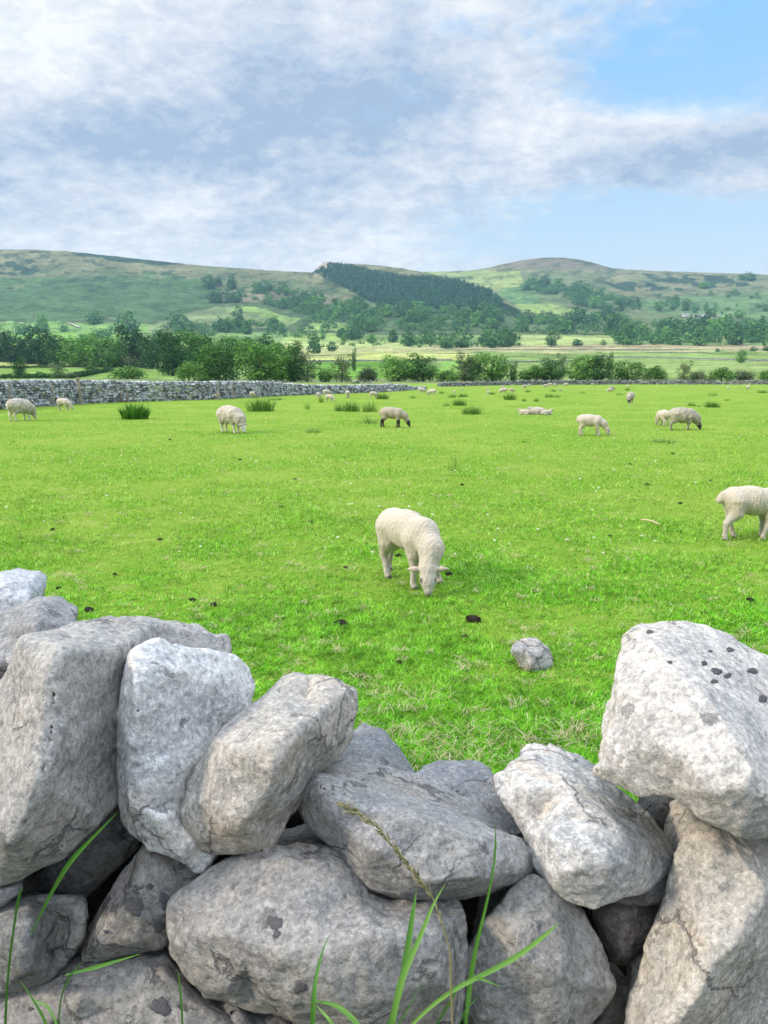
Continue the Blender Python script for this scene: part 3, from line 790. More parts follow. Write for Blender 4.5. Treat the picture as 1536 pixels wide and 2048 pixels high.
make_stone('wall_stone', 'big tapering stone at the lower right corner with a sunlit face and blue shaded side', [(1401, 1636, .06), (1377, 1660, .06), (1364, 1688, .05), (1347, 1748, .05), (1334, 1808, .04), (1317, 1844, .04), (1297, 1888, .03), (1281, 1960, .03), (1261, 1994, .02), (1256, 2048, .01), (1250, 2130, 0), (1640, 2150, .12), (1660, 1720, .16), (1536, 1690, .10), (1500, 1673, .08), (1460, 1660, .07), (1430, 1646, .07)], 1.06, 0.28, (0.53, 0.505, 0.465),
           inner=[(1420, 1690, 0.01), (1500, 1740, 0.0), (1524, 1788, -0.02), (1484, 1870, -0.045), (1411, 1927, -0.06), (1391, 1984, -0.06), (1330, 2060, -0.06), (1400, 1820, -0.01), (1340, 1930, -0.01), (1540, 1930, 0.04), (1460, 2050, 0.02)],
           ridges=[(0, 1), (1, 2), (2, 3), (3, 4), (4, 5), (5, 6)], tilt=0.04, smooth=1)
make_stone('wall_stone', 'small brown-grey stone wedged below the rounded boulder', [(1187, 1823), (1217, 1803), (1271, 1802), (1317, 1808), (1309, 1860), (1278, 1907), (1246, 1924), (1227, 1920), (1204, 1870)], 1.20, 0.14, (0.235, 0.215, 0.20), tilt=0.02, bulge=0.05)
make_stone('wall_stone', 'grey rounded-triangle stone below the rounded boulder, grass blades in front', [(1067, 1753), (1090, 1768), (1131, 1800), (1164, 1823), (1184, 1868), (1207, 1910), (1221, 1944), (1220, 1982), (1191, 2028), (1172, 2052), (1120, 2120), (940, 2120), (925, 1992), (922, 1941), (932, 1905), (960, 1860), (990, 1820), (1030, 1778)], 1.08, 0.26, (0.30, 0.295, 0.285), tilt=0.06, bulge=0.06, chip=0.006)
make_stone('wall_stone', 'broad mottled boulder in the middle of the bottom row with two black lichen spots', [(327, 1882), (334, 1860), (331, 1830), (340, 1803), (365, 1780), (410, 1752), (450, 1725), (500, 1705), (560, 1698), (600, 1690), (660, 1700), (700, 1730), (737, 1790), (780, 1805), (850, 1806), (890, 1800), (918, 1804), (921, 1830), (929, 1880), (932, 1910), (925, 1942), (921, 2000), (905, 2070), (840, 2100), (700, 2100), (620, 2052), (560, 2022), (500, 2011), (420, 1990), (385, 1960), (354, 1915)], 1.06, 0.28, (0.345, 0.34, 0.335),
           inner=[(400, 1830, -0.03), (370, 1890, -0.035), (480, 1800, -0.035), (600, 1790, -0.04), (500, 1900, -0.07), (440, 1960, -0.045), (640, 1900, -0.075), (760, 1880, -0.07), (860, 1860, -0.05), (880, 1960, -0.045), (700, 2000, -0.07), (560, 1980, -0.065), (700, 1800, -0.03)], tilt=0.10, chip=0.006)
make_stone('wall_stone', 'speckled triangular stone with black lichen blotches beside the broad mottled boulder', [(150, 1914), (165, 1880), (200, 1820), (240, 1760), (290, 1690), (340, 1702), (402, 1742), (398, 1766), (346, 1800), (336, 1826), (342, 1860), (326, 1892), (250, 1906), (200, 1921)], 1.13, 0.22, (0.29, 0.285, 0.28), tilt=0.06, bulge=0.04, spots=1.6)
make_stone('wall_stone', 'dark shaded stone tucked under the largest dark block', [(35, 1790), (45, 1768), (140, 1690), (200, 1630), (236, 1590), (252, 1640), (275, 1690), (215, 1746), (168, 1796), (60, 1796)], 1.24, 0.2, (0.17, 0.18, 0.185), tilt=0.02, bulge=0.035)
make_stone('wall_stone', 'thin pale stone at the left edge under the largest dark block', [(-70, 1780), (0, 1762), (36, 1768), (41, 1781), (0, 1811), (-70, 1835)], 1.10, 0.18, (0.40, 0.41, 0.43), tilt=0.03, bulge=0.025, voxel=0.004)
make_stone('wall_stone', 'stone at the lower left edge, pale at left and blackish at right', [(-80, 1835), (0, 1810), (60, 1798), (165, 1798), (168, 1840), (160, 1880), (130, 1920), (100, 1951), (40, 1975), (0, 1981), (-80, 1995)], 1.10, 0.22, (0.25, 0.255, 0.255),
           inner=[(-20, 1860, -0.03), (55, 1850, -0.05), (50, 1930, -0.05), (120, 1850, 0.02), (100, 1910, 0.015)], ridges=[(1, 2)], tilt=0.05)
make_stone('wall_stone', 'low broad stone at the bottom left corner with one round black lichen patch', [(-80, 2010), (0, 1985), (60, 1960), (150, 1925), (230, 1908), (330, 1900), (350, 1928), (390, 1970), (440, 2004), (500, 2014), (560, 2025), (620, 2058), (620, 2140), (-80, 2140)], 1.08, 0.26, (0.29, 0.287, 0.28), tilt=0.12, bulge=0.05, chip=0.006, spots=1.6)
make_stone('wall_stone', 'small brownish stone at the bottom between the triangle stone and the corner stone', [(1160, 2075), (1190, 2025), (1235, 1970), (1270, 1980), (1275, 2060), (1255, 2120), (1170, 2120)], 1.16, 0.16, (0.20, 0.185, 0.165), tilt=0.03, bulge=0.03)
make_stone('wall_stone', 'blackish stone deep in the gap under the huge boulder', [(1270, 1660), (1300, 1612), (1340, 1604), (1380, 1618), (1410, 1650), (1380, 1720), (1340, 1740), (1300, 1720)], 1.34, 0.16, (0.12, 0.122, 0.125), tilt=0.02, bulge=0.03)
make_stone('wall_stone', 'narrow grey shard under the right end of the rounded boulder', [(1225, 1806), (1262, 1785), (1345, 1735), (1338, 1790), (1318, 1812), (1265, 1812)], 1.17, 0.12, (0.23, 0.225, 0.225), tilt=0.0, bulge=0.02, voxel=0.004)
make_stone('wall_stone', 'small chip of stone pinched beneath the warm grey angular block', [(484, 1715), (492, 1697), (530, 1690), (550, 1700), (545, 1722), (520, 1730)], 1.12, 0.08, (0.28, 0.27, 0.26), tilt=0.0, bulge=0.015, voxel=0.004)

# black lichen patches that show on particular stones
def lichen(px, py, r, seed, squash=1.0):
    rr = random.Random(seed); camp = Vector((0, 0, CAM_H)); best = None
    tgt = at(px, py, 1.0)
    for o in [q for q in bpy.data.objects if q.name.startswith('wall_stone') and q.parent is None]:
        ok, loc, nor, _ = o.ray_cast(camp - o.location, (tgt - camp).normalized())
        if ok:
            d = (loc + o.location - camp).length
            if best is None or d < best[0]: best = (d, o)
    if best is None: return
    o = best[1]; n = 22; V = []; F = []
    ph = [rr.uniform(0, 6.3) for _ in range(3)]
    for ring, f in enumerate((0.0, 0.5, 0.85, 1.0)):
        for k in range(n if ring else 1):
            a = 2 * math.pi * k / n
            q = r * f * (1 + .16 * math.sin(2 * a + ph[0]) + .12 * math.sin(3 * a + ph[1]) + .10 * math.sin(7 * a + ph[2]) + rr.uniform(-.06, .06))
            t = at(px + q * math.cos(a), py + q * math.sin(a) * squash, 1.0)
            ok, loc, nor, _ = o.ray_cast(camp - o.location, (t - camp).normalized())
            if not ok: return
            V.append(loc + nor * (-0.001 if ring == 3 else 0.0016))
    for k in range(n): F.append((0, 1 + k, 1 + (k + 1) % n))
    for ring in (0, 1):
        for k in range(n):
            b0 = 1 + ring * n; F.append((b0 + k, b0 + n + k, b0 + n + (k + 1) % n, b0 + (k + 1) % n))
    me = bpy.data.meshes.new('lichen_patch'); me.from_pydata(V, [], F)
    bm = bmesh.new(); bm.from_mesh(me); bmesh.ops.recalc_face_normals(bm, faces=bm.faces[:])
    for f in bm.faces: f.smooth = True
    bm.to_mesh(me); bm.free()
    link('lichen_patch', me, M_LICHEN, o)
bpy.context.view_layer.update()
for i_, a_ in enumerate([(550, 1846, 15, 1.1), (553, 1868, 9, .9), (268, 1812, 19, 1.2), (330, 1802, 12, 1.6), (300, 1772, 6, 1), (318, 1852, 14, 1), (228, 1818, 7, 1), (212, 1863, 4, 1), (322, 2013, 19, 1.1), (62, 2018, 5, 1), (1433, 1343, 15, .55), (1408, 1327, 9, .6), (1455, 1352, 10, .7),
        (1505, 1342, 13, .6), (1428, 1363, 9, .6), (1460, 1300, 11, .5), (1340, 1325, 7, .5), (1525, 1398, 10, 1.1), (1300, 1264, 11, .4), (1420, 1303, 6, .5), (600, 1975, 14, .8)]):
    lichen(a_[0], a_[1], a_[2] * (.8 if a_[0] > 1250 else 1), 100 + i_, a_[3])

# the wall runs on past both edges of the picture
def wall_run(label, x0, x1, seed):
    rr = random.Random(seed); sp = []
    px = x0
    while px < x1:
        for py in (1420, 1600, 1760, 1900, 2050, 2250):
            sp.append((at(px + rr.uniform(-30, 30), py + rr.uniform(-30, 30), 1.24 + rr.uniform(-.04, .05)), rr.uniform(.105, .14)))
            sp.append((at(px + rr.uniform(-30, 30), py - 60 + rr.uniform(-30, 30), 1.46 + rr.uniform(-.04, .05)), rr.uniform(.105, .14)))
        px += 165
    o = link('dry_stone_wall', rubble_mesh(sp, seed), M_STONE); o.color = (.33, .33, .335, 1)
    tag(o, label, 'wall')
# hearting: rubble packed behind the face stones, seen only as dark gaps
def rubble_mesh(spots, seed=5):
    rr = random.Random(seed); bm = bmesh.new()
    for (p, r) in spots:
        m = Matrix.Translation(p) @ Matrix.Rotation(rr.uniform(0, 6), 4, Vector((rr.random(), rr.random(), rr.random() + .1)).normalized()) @ Matrix.Diagonal((r * rr.uniform(.8, 1.3), r * rr.uniform(.8, 1.2), r * rr.uniform(.6, .9), 1))
        res = bmesh.ops.create_icosphere(bm, subdivisions=2, radius=1.0, matrix=m)
        for v in res['verts']:
            k = vnoise(np.array([v.co]), 9.0, seed)[0]
            v.co += (v.co - p) * 0.28 * k
    me = bpy.data.meshes.new('rubble'); bm.to_mesh(me); bm.free()
    return me
wall_run('near wall continuing beyond the left edge of the picture', -1000, -190, 31)
wall_run('near wall continuing beyond the right edge of the picture', 1830, 2600, 32)
_sp = []
for i in range(200):
    px = -250 + (i % 25) * 85 + random.uniform(-20, 20); row = i // 25
    if row == 0 and not (px < 350 or px > 1420): continue
    py = [1480, 1700, 1790, 1890, 2010, 2140, 1735, 1840][row] + random.uniform(-20, 20)
    if row in (1, 6) and 560 < px < 1060: py = max(py, 1735)
    if 1240 < px < 1430 and py < 1760: py = 1775
    _sp.append((at(px, py, 1.50 + random.uniform(-.04, .06)), random.uniform(0.085, 0.12)))
for (a_, b_) in [(575, 1655), (600, 1690), (560, 1620), (640, 1700), (540, 1700)]: _sp.append((at(a_, b_, 1.42), 0.07))
o = link('hearting_rubble', rubble_mesh(_sp), M_STONE); o.color = (0.03, 0.03, 0.032, 0)  # near-black stone colour paints in the shade of the gaps
tag(o, 'packed rubble coloured near black for the shade in the gaps between the face stones', 'rubble', kind='stuff')

# ================================================================== animals: bodies grown as one smooth surface
def surface_nets(vol, org, h):
    nx, ny, nz = vol.shape
    ins = vol < 0
    cs = (nx - 1, ny - 1, nz - 1)
    sl = lambda a, o: a[o[0]:o[0] + cs[0], o[1]:o[1] + cs[1], o[2]:o[2] + cs[2]]
    corners = [(i, j, k) for i in (0, 1) for j in (0, 1) for k in (0, 1)]
    cnt = sum(sl(ins, c).astype(np.int8) for c in corners)
    mask = (cnt > 0) & (cnt < 8)
    acc = np.zeros(cs + (3,)); num = np.zeros(cs)
    for a in corners:
        for ax in range(3):
            if a[ax]: continue
            b = list(a); b[ax] = 1
            va = sl(vol, a); vb = sl(vol, b)
            cr = (va < 0) != (vb < 0)
            t = np.where(cr, va / np.where(cr, va - vb, 1), 0)
            for q in range(3):
                acc[..., q] += np.where(cr, a[q] + (t if q == ax else 0), 0)
            num += cr
    idx = -np.ones(cs, np.int64); ii = np.argwhere(mask)
    idx[mask] = np.arange(len(ii))
    V = (ii + acc[mask] / num[mask][:, None]) * h + org
    F = []
    for ax in range(3):
        u, w = [(1, 2), (2, 0), (0, 1)][ax]
        sa = [slice(None)] * 3; sb = [slice(None)] * 3
        sa[ax] = slice(0, -1); sb[ax] = slice(1, None)
        A = ins[tuple(sa)]; B = ins[tuple(sb)]
        for flip, M in ((0, A & ~B), (1, ~A & B)):
            P = np.argwhere(M)
            P = P[(P[:, u] > 0) & (P[:, w] > 0) & (P[:, u] < cs[u]) & (P[:, w] < cs[w])]
            def at_(du, dw):
                Q = P.copy(); Q[:, u] += du; Q[:, w] += dw
                return idx[Q[:, 0], Q[:, 1], Q[:, 2]]
            q = np.stack([at_(-1, -1), at_(0, -1), at_(0, 0), at_(-1, 0)], 1)
            if flip: q = q[:, ::-1]
            F.append(q)
    return V, np.concatenate(F)

def rotz(p, a, c=(0, 0)):
    x, y = p[0] - c[0], p[1] - c[1]
    return (c[0] + x * math.cos(a) - y * math.sin(a), c[1] + x * math.sin(a) + y * math.cos(a), p[2])

def sheep_prims(adult=False, pose='graze', head_yaw=0.0, spread=0.0, step=0.0, black=False, face=None, wool=1.0, tail=1.0, fore=None, hind=None):
    """tapered limbs as (p0, r0, p1, r1, blend, colour key, squash)"""
    P = []
    w = wool
    add = lambda p0, r0, p1, r1, k=0.03, c='wool': P.append((np.array(p0, float), r0, np.array(p1, float), r1, k, c))
    if pose == 'lie':
        add((-.22, 0, .17), .16 * w, (.0, 0, .18), .175 * w, .06); add((0, 0, .18), .175 * w, (.22, 0, .19), .145 * w, .06)
        add((.2, 0, .22), .11 * w, (.33, 0, .33), .075 * w, .05); hp = (.36, 0, .36); he = (.50, 0, .29)
        add((.2, .1, .07), .05, (.36, .09, .035), .03, .03, 'leg'); add((-.2, .13, .08), .07, (-.02, .16, .035), .03, .03, 'leg')
        add((.2, -.1, .07), .05, (.36, -.09, .035), .03, .03, 'leg'); add((-.2, -.13, .08), .07, (-.02, -.16, .035), .03, .03, 'leg')
    else:
        add((-.21, 0, .435), .125 * w, (-.04, 0, .415), .138 * w, .07)
        add((-.04, 0, .415), .138 * w, (.16, 0, .405), .128 * w, .07)
        add((.02, 0, .375), .12 * w, (.10, 0, .375), .115 * w, .06)
        if pose == 'graze':
            b = (.20, 0, .41)
            n1 = rotz((.33, 0, .33), head_yaw * .55, b); n2 = rotz((.405, 0, .215), head_yaw, b)
            hp = rotz((.425, 0, .185), head_yaw, b); he = rotz((.472, 0, .058), head_yaw, b)
            add((.18, 0, .41), .112 * w, n1, .092 * w, .06); add(n1, .092 * w, n2, .066 * (w * .5 + .5), .05)
        else:
            b = (.20, 0, .45)
            n1 = rotz((.30, 0, .52), head_yaw * .5, b); hp = rotz((.37, 0, .62), head_yaw, b); he = rotz((.50, 0, .56), head_yaw, b)
            add((.17, 0, .43), .115 * w, n1, .085 * w, .06); add(n1, .085 * w, hp, .06, .05)
        fk = fore or [(0.0, 0.0), (step, 0.0)]; hk = hind or [(0.0, 0.0), (step, 0.0)]
        for sgn, (fx, fy) in zip((1, -1), fk):
            s = sgn
            add((.15, s * .075, .36), .085 * w, (.165 + fx * .2, s * .078, .26), .055 * (w * .6 + .4), .04)
            add((.165 + fx * .2, s * .078, .26), .048, (.175 + fx * .55, s * (.074 + fy * .5), .155), .028, .02, 'leg')
            add((.175 + fx * .55, s * (.074 + fy * .5), .155), .029, (.175 + fx * .95, s * (.07 + fy), .05), .020, .015, 'leg')
            add((.175 + fx * .95, s * (.07 + fy), .05), .022, (.19 + fx, s * (.07 + fy), .02), .026, .012, 'leg')
            add((.185 + fx, s * (.07 + fy), .012), .024, (.203 + fx, s * (.07 + fy), .010), .022, .006, 'hoof')
        for sgn, (hx, hy) in zip((1, -1), hk):
            s = sgn
            add((-.20, s * .06, .40), .105 * w, (-.20 + hx * .2, s * .075, .29), .070 * (w * .6 + .4), .05)
            add((-.20 + hx * .2, s * .075, .29), .062, (-.275 + hx * .6, s * .072, .185), .032, .025, 'leg')
            add((-.275 + hx * .6, s * .072, .185), .031, (-.262 + hx * .95, s * (.07 + hy), .06), .022, .015, 'leg')
            add((-.262 + hx * .95, s * (.07 + hy), .06), .024, (-.25 + hx, s * (.07 + hy), .022), .026, .012, 'leg')
            add((-.255 + hx, s * (.07 + hy), .012), .025, (-.235 + hx, s * (.07 + hy), .010), .022, .006, 'hoof')
    if tail: add((-.32 - .02 * (w - 1), 0, .47 if pose != 'lie' else .2), .038, (-.352, 0, (.36 if pose != 'lie' else .1) + (.06 if tail > 1 else 0)), .026 * tail, .03)
    hp = np.array(hp); he = np.array(he)
    d = he - hp; L = np.linalg.norm(d); d = d / L
    side = np.cross(d, (0, 0, 1.0)); side = side / (np.linalg.norm(side) + 1e-9)
    up = np.cross(side, d)
    add(hp, .058, hp + d * L * .45, .053, .03, 'face'); add(hp + d * L * .4, .050, he, .030, .03, 'face')
    add(he + d * .006, .026, he + d * .014, .022, .01, 'muzzle')
    for s in (1, -1):
        e0 = hp + side * s * .04 + up * .012 - d * .02; e1 = hp + side * s * .150 + up * .010 - d * (.022 if pose == 'graze' else -.02)
        add(e0, .015, (e0 + e1) / 2 , .019, .008, 'ear'); add((e0 + e1) / 2, .019, e1, .005, .008, 'ear')
        ey = hp + d * L * .42 + side * s * .044 + up * .022
        add(ey, .008, ey + d * .006, .007, .003, 'eye')
    return P
COLS = dict(wool=(.455, .408, .335), leg=(.44, .405, .35), face=(.45, .415, .36), muzzle=(.24, .21, .20), ear=(.48, .40, .34), eye=(.02, .018, .016), hoof=(.09, .08, .07))
def sheep_mesh(name, prims, h, colors, fleece=0.0, seed=1, scale=1.0, flscale=14.0):
    allp = np.array([p[i] for p in prims for i in (0, 2)]); rr = max(max(p[1], p[3]) for p in prims)
    lo = allp.min(0) - rr * 0.9 - .04; hi = allp.max(0) + rr * 0.9 + .04
    lo[2] = min(lo[2], -.02)
    n = np.ceil((hi - lo) / h).astype(int) + 2
    G = np.stack(np.meshgrid(*[lo[i] + h * np.arange(n[i]) for i in range(3)], indexing='ij'), -1)
    pts = G.reshape(-1, 3)
    D = np.full(len(pts), 9.0)
    def cap(X, p):
        a, ra, b, rb = p[:4]; ab = b - a; t = np.clip(((X - a) @ ab) / (ab @ ab + 1e-12), 0, 1)
        q = X - a - t[:, None] * ab
        return np.sqrt((q * q).sum(1)) - (ra + (rb - ra) * t)
    for p in prims:
        d = cap(pts, p); k = p[4]
        hh = np.clip(0.5 + 0.5 * (D - d) / k, 0, 1)
        D = D * (1 - hh) + d * hh - k * hh * (1 - hh)
    V, F = surface_nets(D.reshape(tuple(n)), lo, h)
    # colour and fleece by the nearest limb
    best = np.full(len(V), 9.0); C = np.zeros((len(V), 3)); wl = np.zeros(len(V))
    for p in prims:
        d = cap(V, p) - (0.004 if p[5] in ('eye', 'muzzle', 'hoof') else 0)
        m = d < best; best[m] = d[m]; C[m] = colors[p[5]]; wl[m] = 1.0 if p[5] == 'wool' else 0.0
    # soften the borders between wool and hair
    e = np.concatenate([F[:, [0, 1]], F[:, [1, 2]], F[:, [2, 3]], F[:, [3, 0]]])
    deg = np.bincount(e.ravel(), minlength=len(V)).astype(float)
    for _ in range(4):
        s = np.bincount(e[:, 0], wl[e[:, 1]], len(V)) + np.bincount(e[:, 1], wl[e[:, 0]], len(V)); wl = 0.5 * wl + 0.5 * s / deg
    for _ in range(1):
        C2 = np.stack([np.bincount(e[:, 0], C[e[:, 1], q], len(V)) + np.bincount(e[:, 1], C[e[:, 0], q], len(V)) for q in range(3)], 1) / deg[:, None]; C = .5 * C + .5 * C2
    me = mesh_np(name, V, F)
    nr = np.empty(len(V) * 3, np.float32); me.vertices.foreach_get('normal', nr); nr = nr.reshape(-1, 3)
    amt = 0.004 * fbm(V, 26, seed, 3) + (fleece * (0.55 * fbm(V * np.array([1.5, 1.5, .62]), flscale, seed + 2, 3, .6) + .45 * fbm(V * np.array([1.6, 1.6, .5]), flscale * 2.1, seed + 5, 2, .6, ridge=True)) if fleece else 0)
    V = V + nr * (amt * wl)[:, None]
    if fleece:
        tone = 1 + (0.34 if fleece > .01 else 0.14) * fbm(V * np.array([1.4, 1.4, .7]), 9, seed + 8, 4, .6)[:, None] * wl[:, None]; C = C * tone
    me.vertices.foreach_set('co', (V * scale).astype(np.float32).ravel()); me.update()
    set_col(me, C)
    me['top'] = float(V[:, 2].max() * scale)
    return me
def cols(**k):
    c = dict(COLS); c.update(k); return c
E_WOOL = (.44, .405, .34)
PROT = {
 'lamb': (sheep_prims(wool=1.02, step=.05), .010, cols(), 0.0),
 'lamb_dark': (sheep_prims(wool=1.02, step=-.05), .010, cols(wool=(.35, .30, .235), leg=(.035, .03, .028), face=(.03, .027, .025), ear=(.04, .035, .03), muzzle=(.02, .02, .02), hoof=(.02, .02, .02)), 0.004),
 'lamb_far': (sheep_prims(wool=1.05, step=.04), .018, cols(), 0.0),
 'lamb_stand': (sheep_prims(pose='stand', wool=1.05), .015, cols(), 0.0),
 'lamb_lie': (sheep_prims(pose='lie', wool=1.0), .015, cols(), 0.0),
 'ewe': (sheep_prims(wool=1.28, step=.05), .012, cols(wool=E_WOOL, leg=(.58, .54, .47), face=(.62, .60, .55), muzzle=(.05, .05, .05)), 0.032),
 'ewe_dark': (sheep_prims(wool=1.28, step=-.06, tail=1.6), .012, cols(wool=(.37, .345, .285), leg=(.26, .24, .21), face=(.035, .033, .032), ear=(.04, .035, .03), hoof=(.02, .02, .02), muzzle=(.02, .02, .02)), 0.036),
 'ewe_far': (sheep_prims(wool=1.26, step=.05), .020, cols(wool=E_WOOL, leg=(.50, .46, .40), face=(.45, .42, .38)), 0.012),
 'ewe_lie': (sheep_prims(pose='lie', wool=1.2), .018, cols(wool=E_WOOL, face=(.45, .42, .38)), 0.016),
}
PM = {}
for k, (pr, h, cc, fl) in PROT.items():
    ew = k.startswith('ewe')
    PM[k] = sheep_mesh('sheep_body', pr, h, cc, fl, seed=len(k), scale=1.30 if ew else 1.0)
    PM[k].materials.append(M_WOOL_EWE if ew else M_WOOL_LAMB)
def place_sheep(kind, px, ptop, pfoot, yaw, label, mesh=None, name=None):
    p = on_ground(px, pfoot)
    me = mesh or PM[kind]
    top = at(px, ptop, p.y + 0.1)
    s = (top.z - p.z) / me['top']
    p.z = float(meadow_z(p.x, p.y)[0]) - 0.012
    ew = kind.startswith('ewe')
    o = link(name or ('ewe' if ew else 'lamb'), me, None, None, p)
    o.rotation_euler = (0, 0, R(yaw)); o.scale = (s, s, s)
    tag(o, label, 'sheep', 'sheep grazing in the meadow')
    return o
# the lamb nearest the wall, head down towards the viewer
near_prims = sheep_prims(wool=.90, head_yaw=R(-32), fore=[(-.02, .09), (.0, .02)], hind=[(-.12, .0), (.07, .0)])
near = sheep_mesh('lamb_body', near_prims, .0065, cols(), 0.0055, 4, 1.0, 34.0); near.materials.append(M_WOOL_LAMB)
place_sheep('lamb', 818, 1014, 1163, -56, 'cream lamb nearest the wall, grazing with its head towards the viewer', near)
edge_prims = sheep_prims(wool=.93, fore=[(-.03, 0), (-.09, 0)], hind=[(.11, 0), (-.05, 0)], tail=1.5)
edge = sheep_mesh('lamb_body', edge_prims, .007, cols(), 0.0055, 6, 1.0, 34.0); edge.materials.append(M_WOOL_LAMB)
place_sheep('lamb', 1501, 965, 1076, 3, 'cream lamb cut off by the right edge of the picture', edge)

FLOCK = [
 ('ewe', 42, 795, 842, 64, 'dirty-rumped ewe at the far left, seen from behind near the stone wall'),
 ('lamb_far', 128, 795, 820, -15, 'small white lamb beside the left field wall, right of the dirty-rumped ewe'),
 ('ewe', 462, 808, 865, -42, 'cream shaggy ewe grazing right of the lush green clump, face towards the viewer'),
 ('lamb_dark', 785, 813, 855, -6, 'lamb with black legs and black face grazing in mid-field'),
 ('lamb_stand', 429, 785, 799, 0, 'tiny lamb standing at the foot of the left field wall'),
 ('lamb_far', 505, 782, 797, 80, 'lamb seen from behind, just above the tall dark rush clump'),
 ('lamb_far', 637, 784, 797, 75, 'leftmost lamb of the trio left of the rush clump row'),
 ('lamb_far', 653, 779, 792, 20, 'highest lamb of the trio left of the rush clump row'),
 ('lamb_far', 659, 788, 803, -30, 'lowest lamb of the trio left of the rush clump row'),
 ('lamb_far', 696, 780, 796, 88, 'lamb seen from behind standing clear above the long rush row'),
 ('lamb_far', 747, 782, 796, 10, 'lamb grazing at the left end of a small rush clump by the collapsed wall'),
 ('lamb_stand', 778, 777, 785, 60, 'tiny white lamb beside the tumbled end of the left wall'),
 ('ewe_far', 843, 775, 787, 0, 'ewe grazing left of another ewe where the two field walls meet'),
 ('ewe_far', 864, 777, 791, 150, 'ewe with lowered head just right of the junction of the walls'),
 ('lamb_stand', 909, 779, 787, 90, 'tiny lamb standing behind the paired rush clumps'),
 ('lamb_stand', 924, 776, 781, 0, 'tiny lamb farther off, upper right of the paired rush clumps'),
 ('lamb_stand', 976, 780, 789, 70, 'tiny standing lamb left of a group of grazing ewes at the far wall'),
 ('lamb_stand', 974, 775, 781, 0, 'tiny lamb directly behind the standing lamb at the far wall'),
 ('ewe_far', 1007, 775, 787, 178, 'biggest ewe of the distant group below the far wall'),
 ('lamb_far', 1023, 776, 785, 15, 'lamb touching the right side of the biggest distant ewe'),
 ('ewe_far', 1005, 771, 777, 0, 'ewe half hidden behind the biggest distant ewe'),
 ('lamb_far', 1049, 769, 777, -160, 'lamb alone close to the far wall, right of the distant group'),
 ('lamb_far', 1059, 768, 773, 0, 'lamb against the foot of the far wall beside the lone lamb'),
 ('ewe_far', 1091, 768, 775, 180, 'leftmost ewe of three in a row under the far wall'),
 ('ewe_far', 1100, 766, 773, 170, 'middle ewe of three in a row under the far wall'),
 ('ewe_far', 1109, 767, 773, 5, 'rightmost ewe of three in a row under the far wall'),
 ('ewe_far', 1132, 766, 773, 175, 'single ewe under the far wall right of the three in a row'),
 ('lamb_stand', 1121, 776, 783, 200, 'tiny lamb below the three ewes of the far wall'),
 ('lamb_far', 1185, 766, 771, 0, 'tiny lamb right against the far wall, alone'),
 ('ewe_dark', 1223, 772, 781, 10, 'grey distant ewe with a lamb at her side'),
 ('lamb_far', 1220, 776, 785, 190, 'white lamb at the side of the grey distant ewe'),
 ('lamb_stand', 1255, 769, 776, 90, 'tiny lamb upright beyond the dark-faced ewe that faces the viewer'),
 ('ewe_dark', 1260, 783, 806, -118, 'dark-faced ewe head on to the viewer in the right half of the field'),
 ('ewe_lie', 1074, 812, 829, 175, 'ewe lying down between two resting lambs'),
 ('lamb_lie', 1049, 816, 829, 160, 'lamb lying at the left of the resting ewe'),
 ('lamb_lie', 1093, 817, 830, 20, 'lamb lying at the right of the resting ewe'),
 ('lamb', 1180, 827, 871, -14, 'cream lamb grazing alone in the right half, facing right'),
 ('ewe_dark', 1364, 813, 860, -4, 'shaggy long-fleeced ewe with black face and feet, side on'),
 ('lamb_far', 1325, 818, 852, 96, 'white lamb standing behind the rump of the shaggy black-faced ewe'),
 ('lamb_stand', 1456, 772, 779, 90, 'tiny lamb near the far wall at right, left of a pinkish ewe'),
 ('ewe_far', 1496, 770, 779, 90, 'pinkish ewe seen from behind near the far wall at far right'),
]
for f in FLOCK: place_sheep(*f)
# curved grey horns of the cream shaggy ewe would be a pixel wide; her head is part of the body

# ================================================================== grass
def blades(X, Y, Z, Hh, Wd, lean, az, seg=2, curl=None):
    """bent grass blades: arrays -> vertices, quads, tris"""
    n = len(X); base = np.stack([X, Y, Z], 1)
    face = az + np.pi / 2
    sx = np.stack([np.cos(face), np.sin(face), 0 * face], 1)
    ld = np.stack([np.cos(az), np.sin(az), 0 * az], 1)
    rows = []
    ts = np.linspace(0, 1, seg + 1)
    for t in ts[:-1]:
        c = base + ld * (lean * Hh * t ** 1.7)[:, None]
        if curl is not None:
            c = c + sx * (curl * Hh * t * t)[:, None]
        c = c + np.array([0, 0, 1.0]) * (Hh * (t - 0.18 * lean * t * t))[:, None]
        w = (Wd * (1 - 0.45 * t))[:, None] * 0.5
        rows += [c - sx * w, c + sx * w]
    c = base + ld * ((lean if curl is None else lean * .55) * Hh)[:, None] + np.array([0, 0, 1.0]) * (Hh * (1 - 0.18 * lean) * (1 if curl is None else .5))[:, None]
    if curl is not None: c = c + sx * (curl * Hh * 1.15)[:, None]
    rows.append(c)
    k = 2 * seg + 1
    V = np.stack(rows, 1).reshape(-1, 3)
    b = (np.arange(n) * k)[:, None]
    Q = [b + np.array([2 * i, 2 * i + 1, 2 * i + 3, 2 * i + 2]) for i in range(seg - 1)]
    T = b + np.array([2 * seg - 2, 2 * seg - 1, 2 * seg])
    return V, (np.concatenate(Q) if Q else np.zeros((0, 4), int)), T
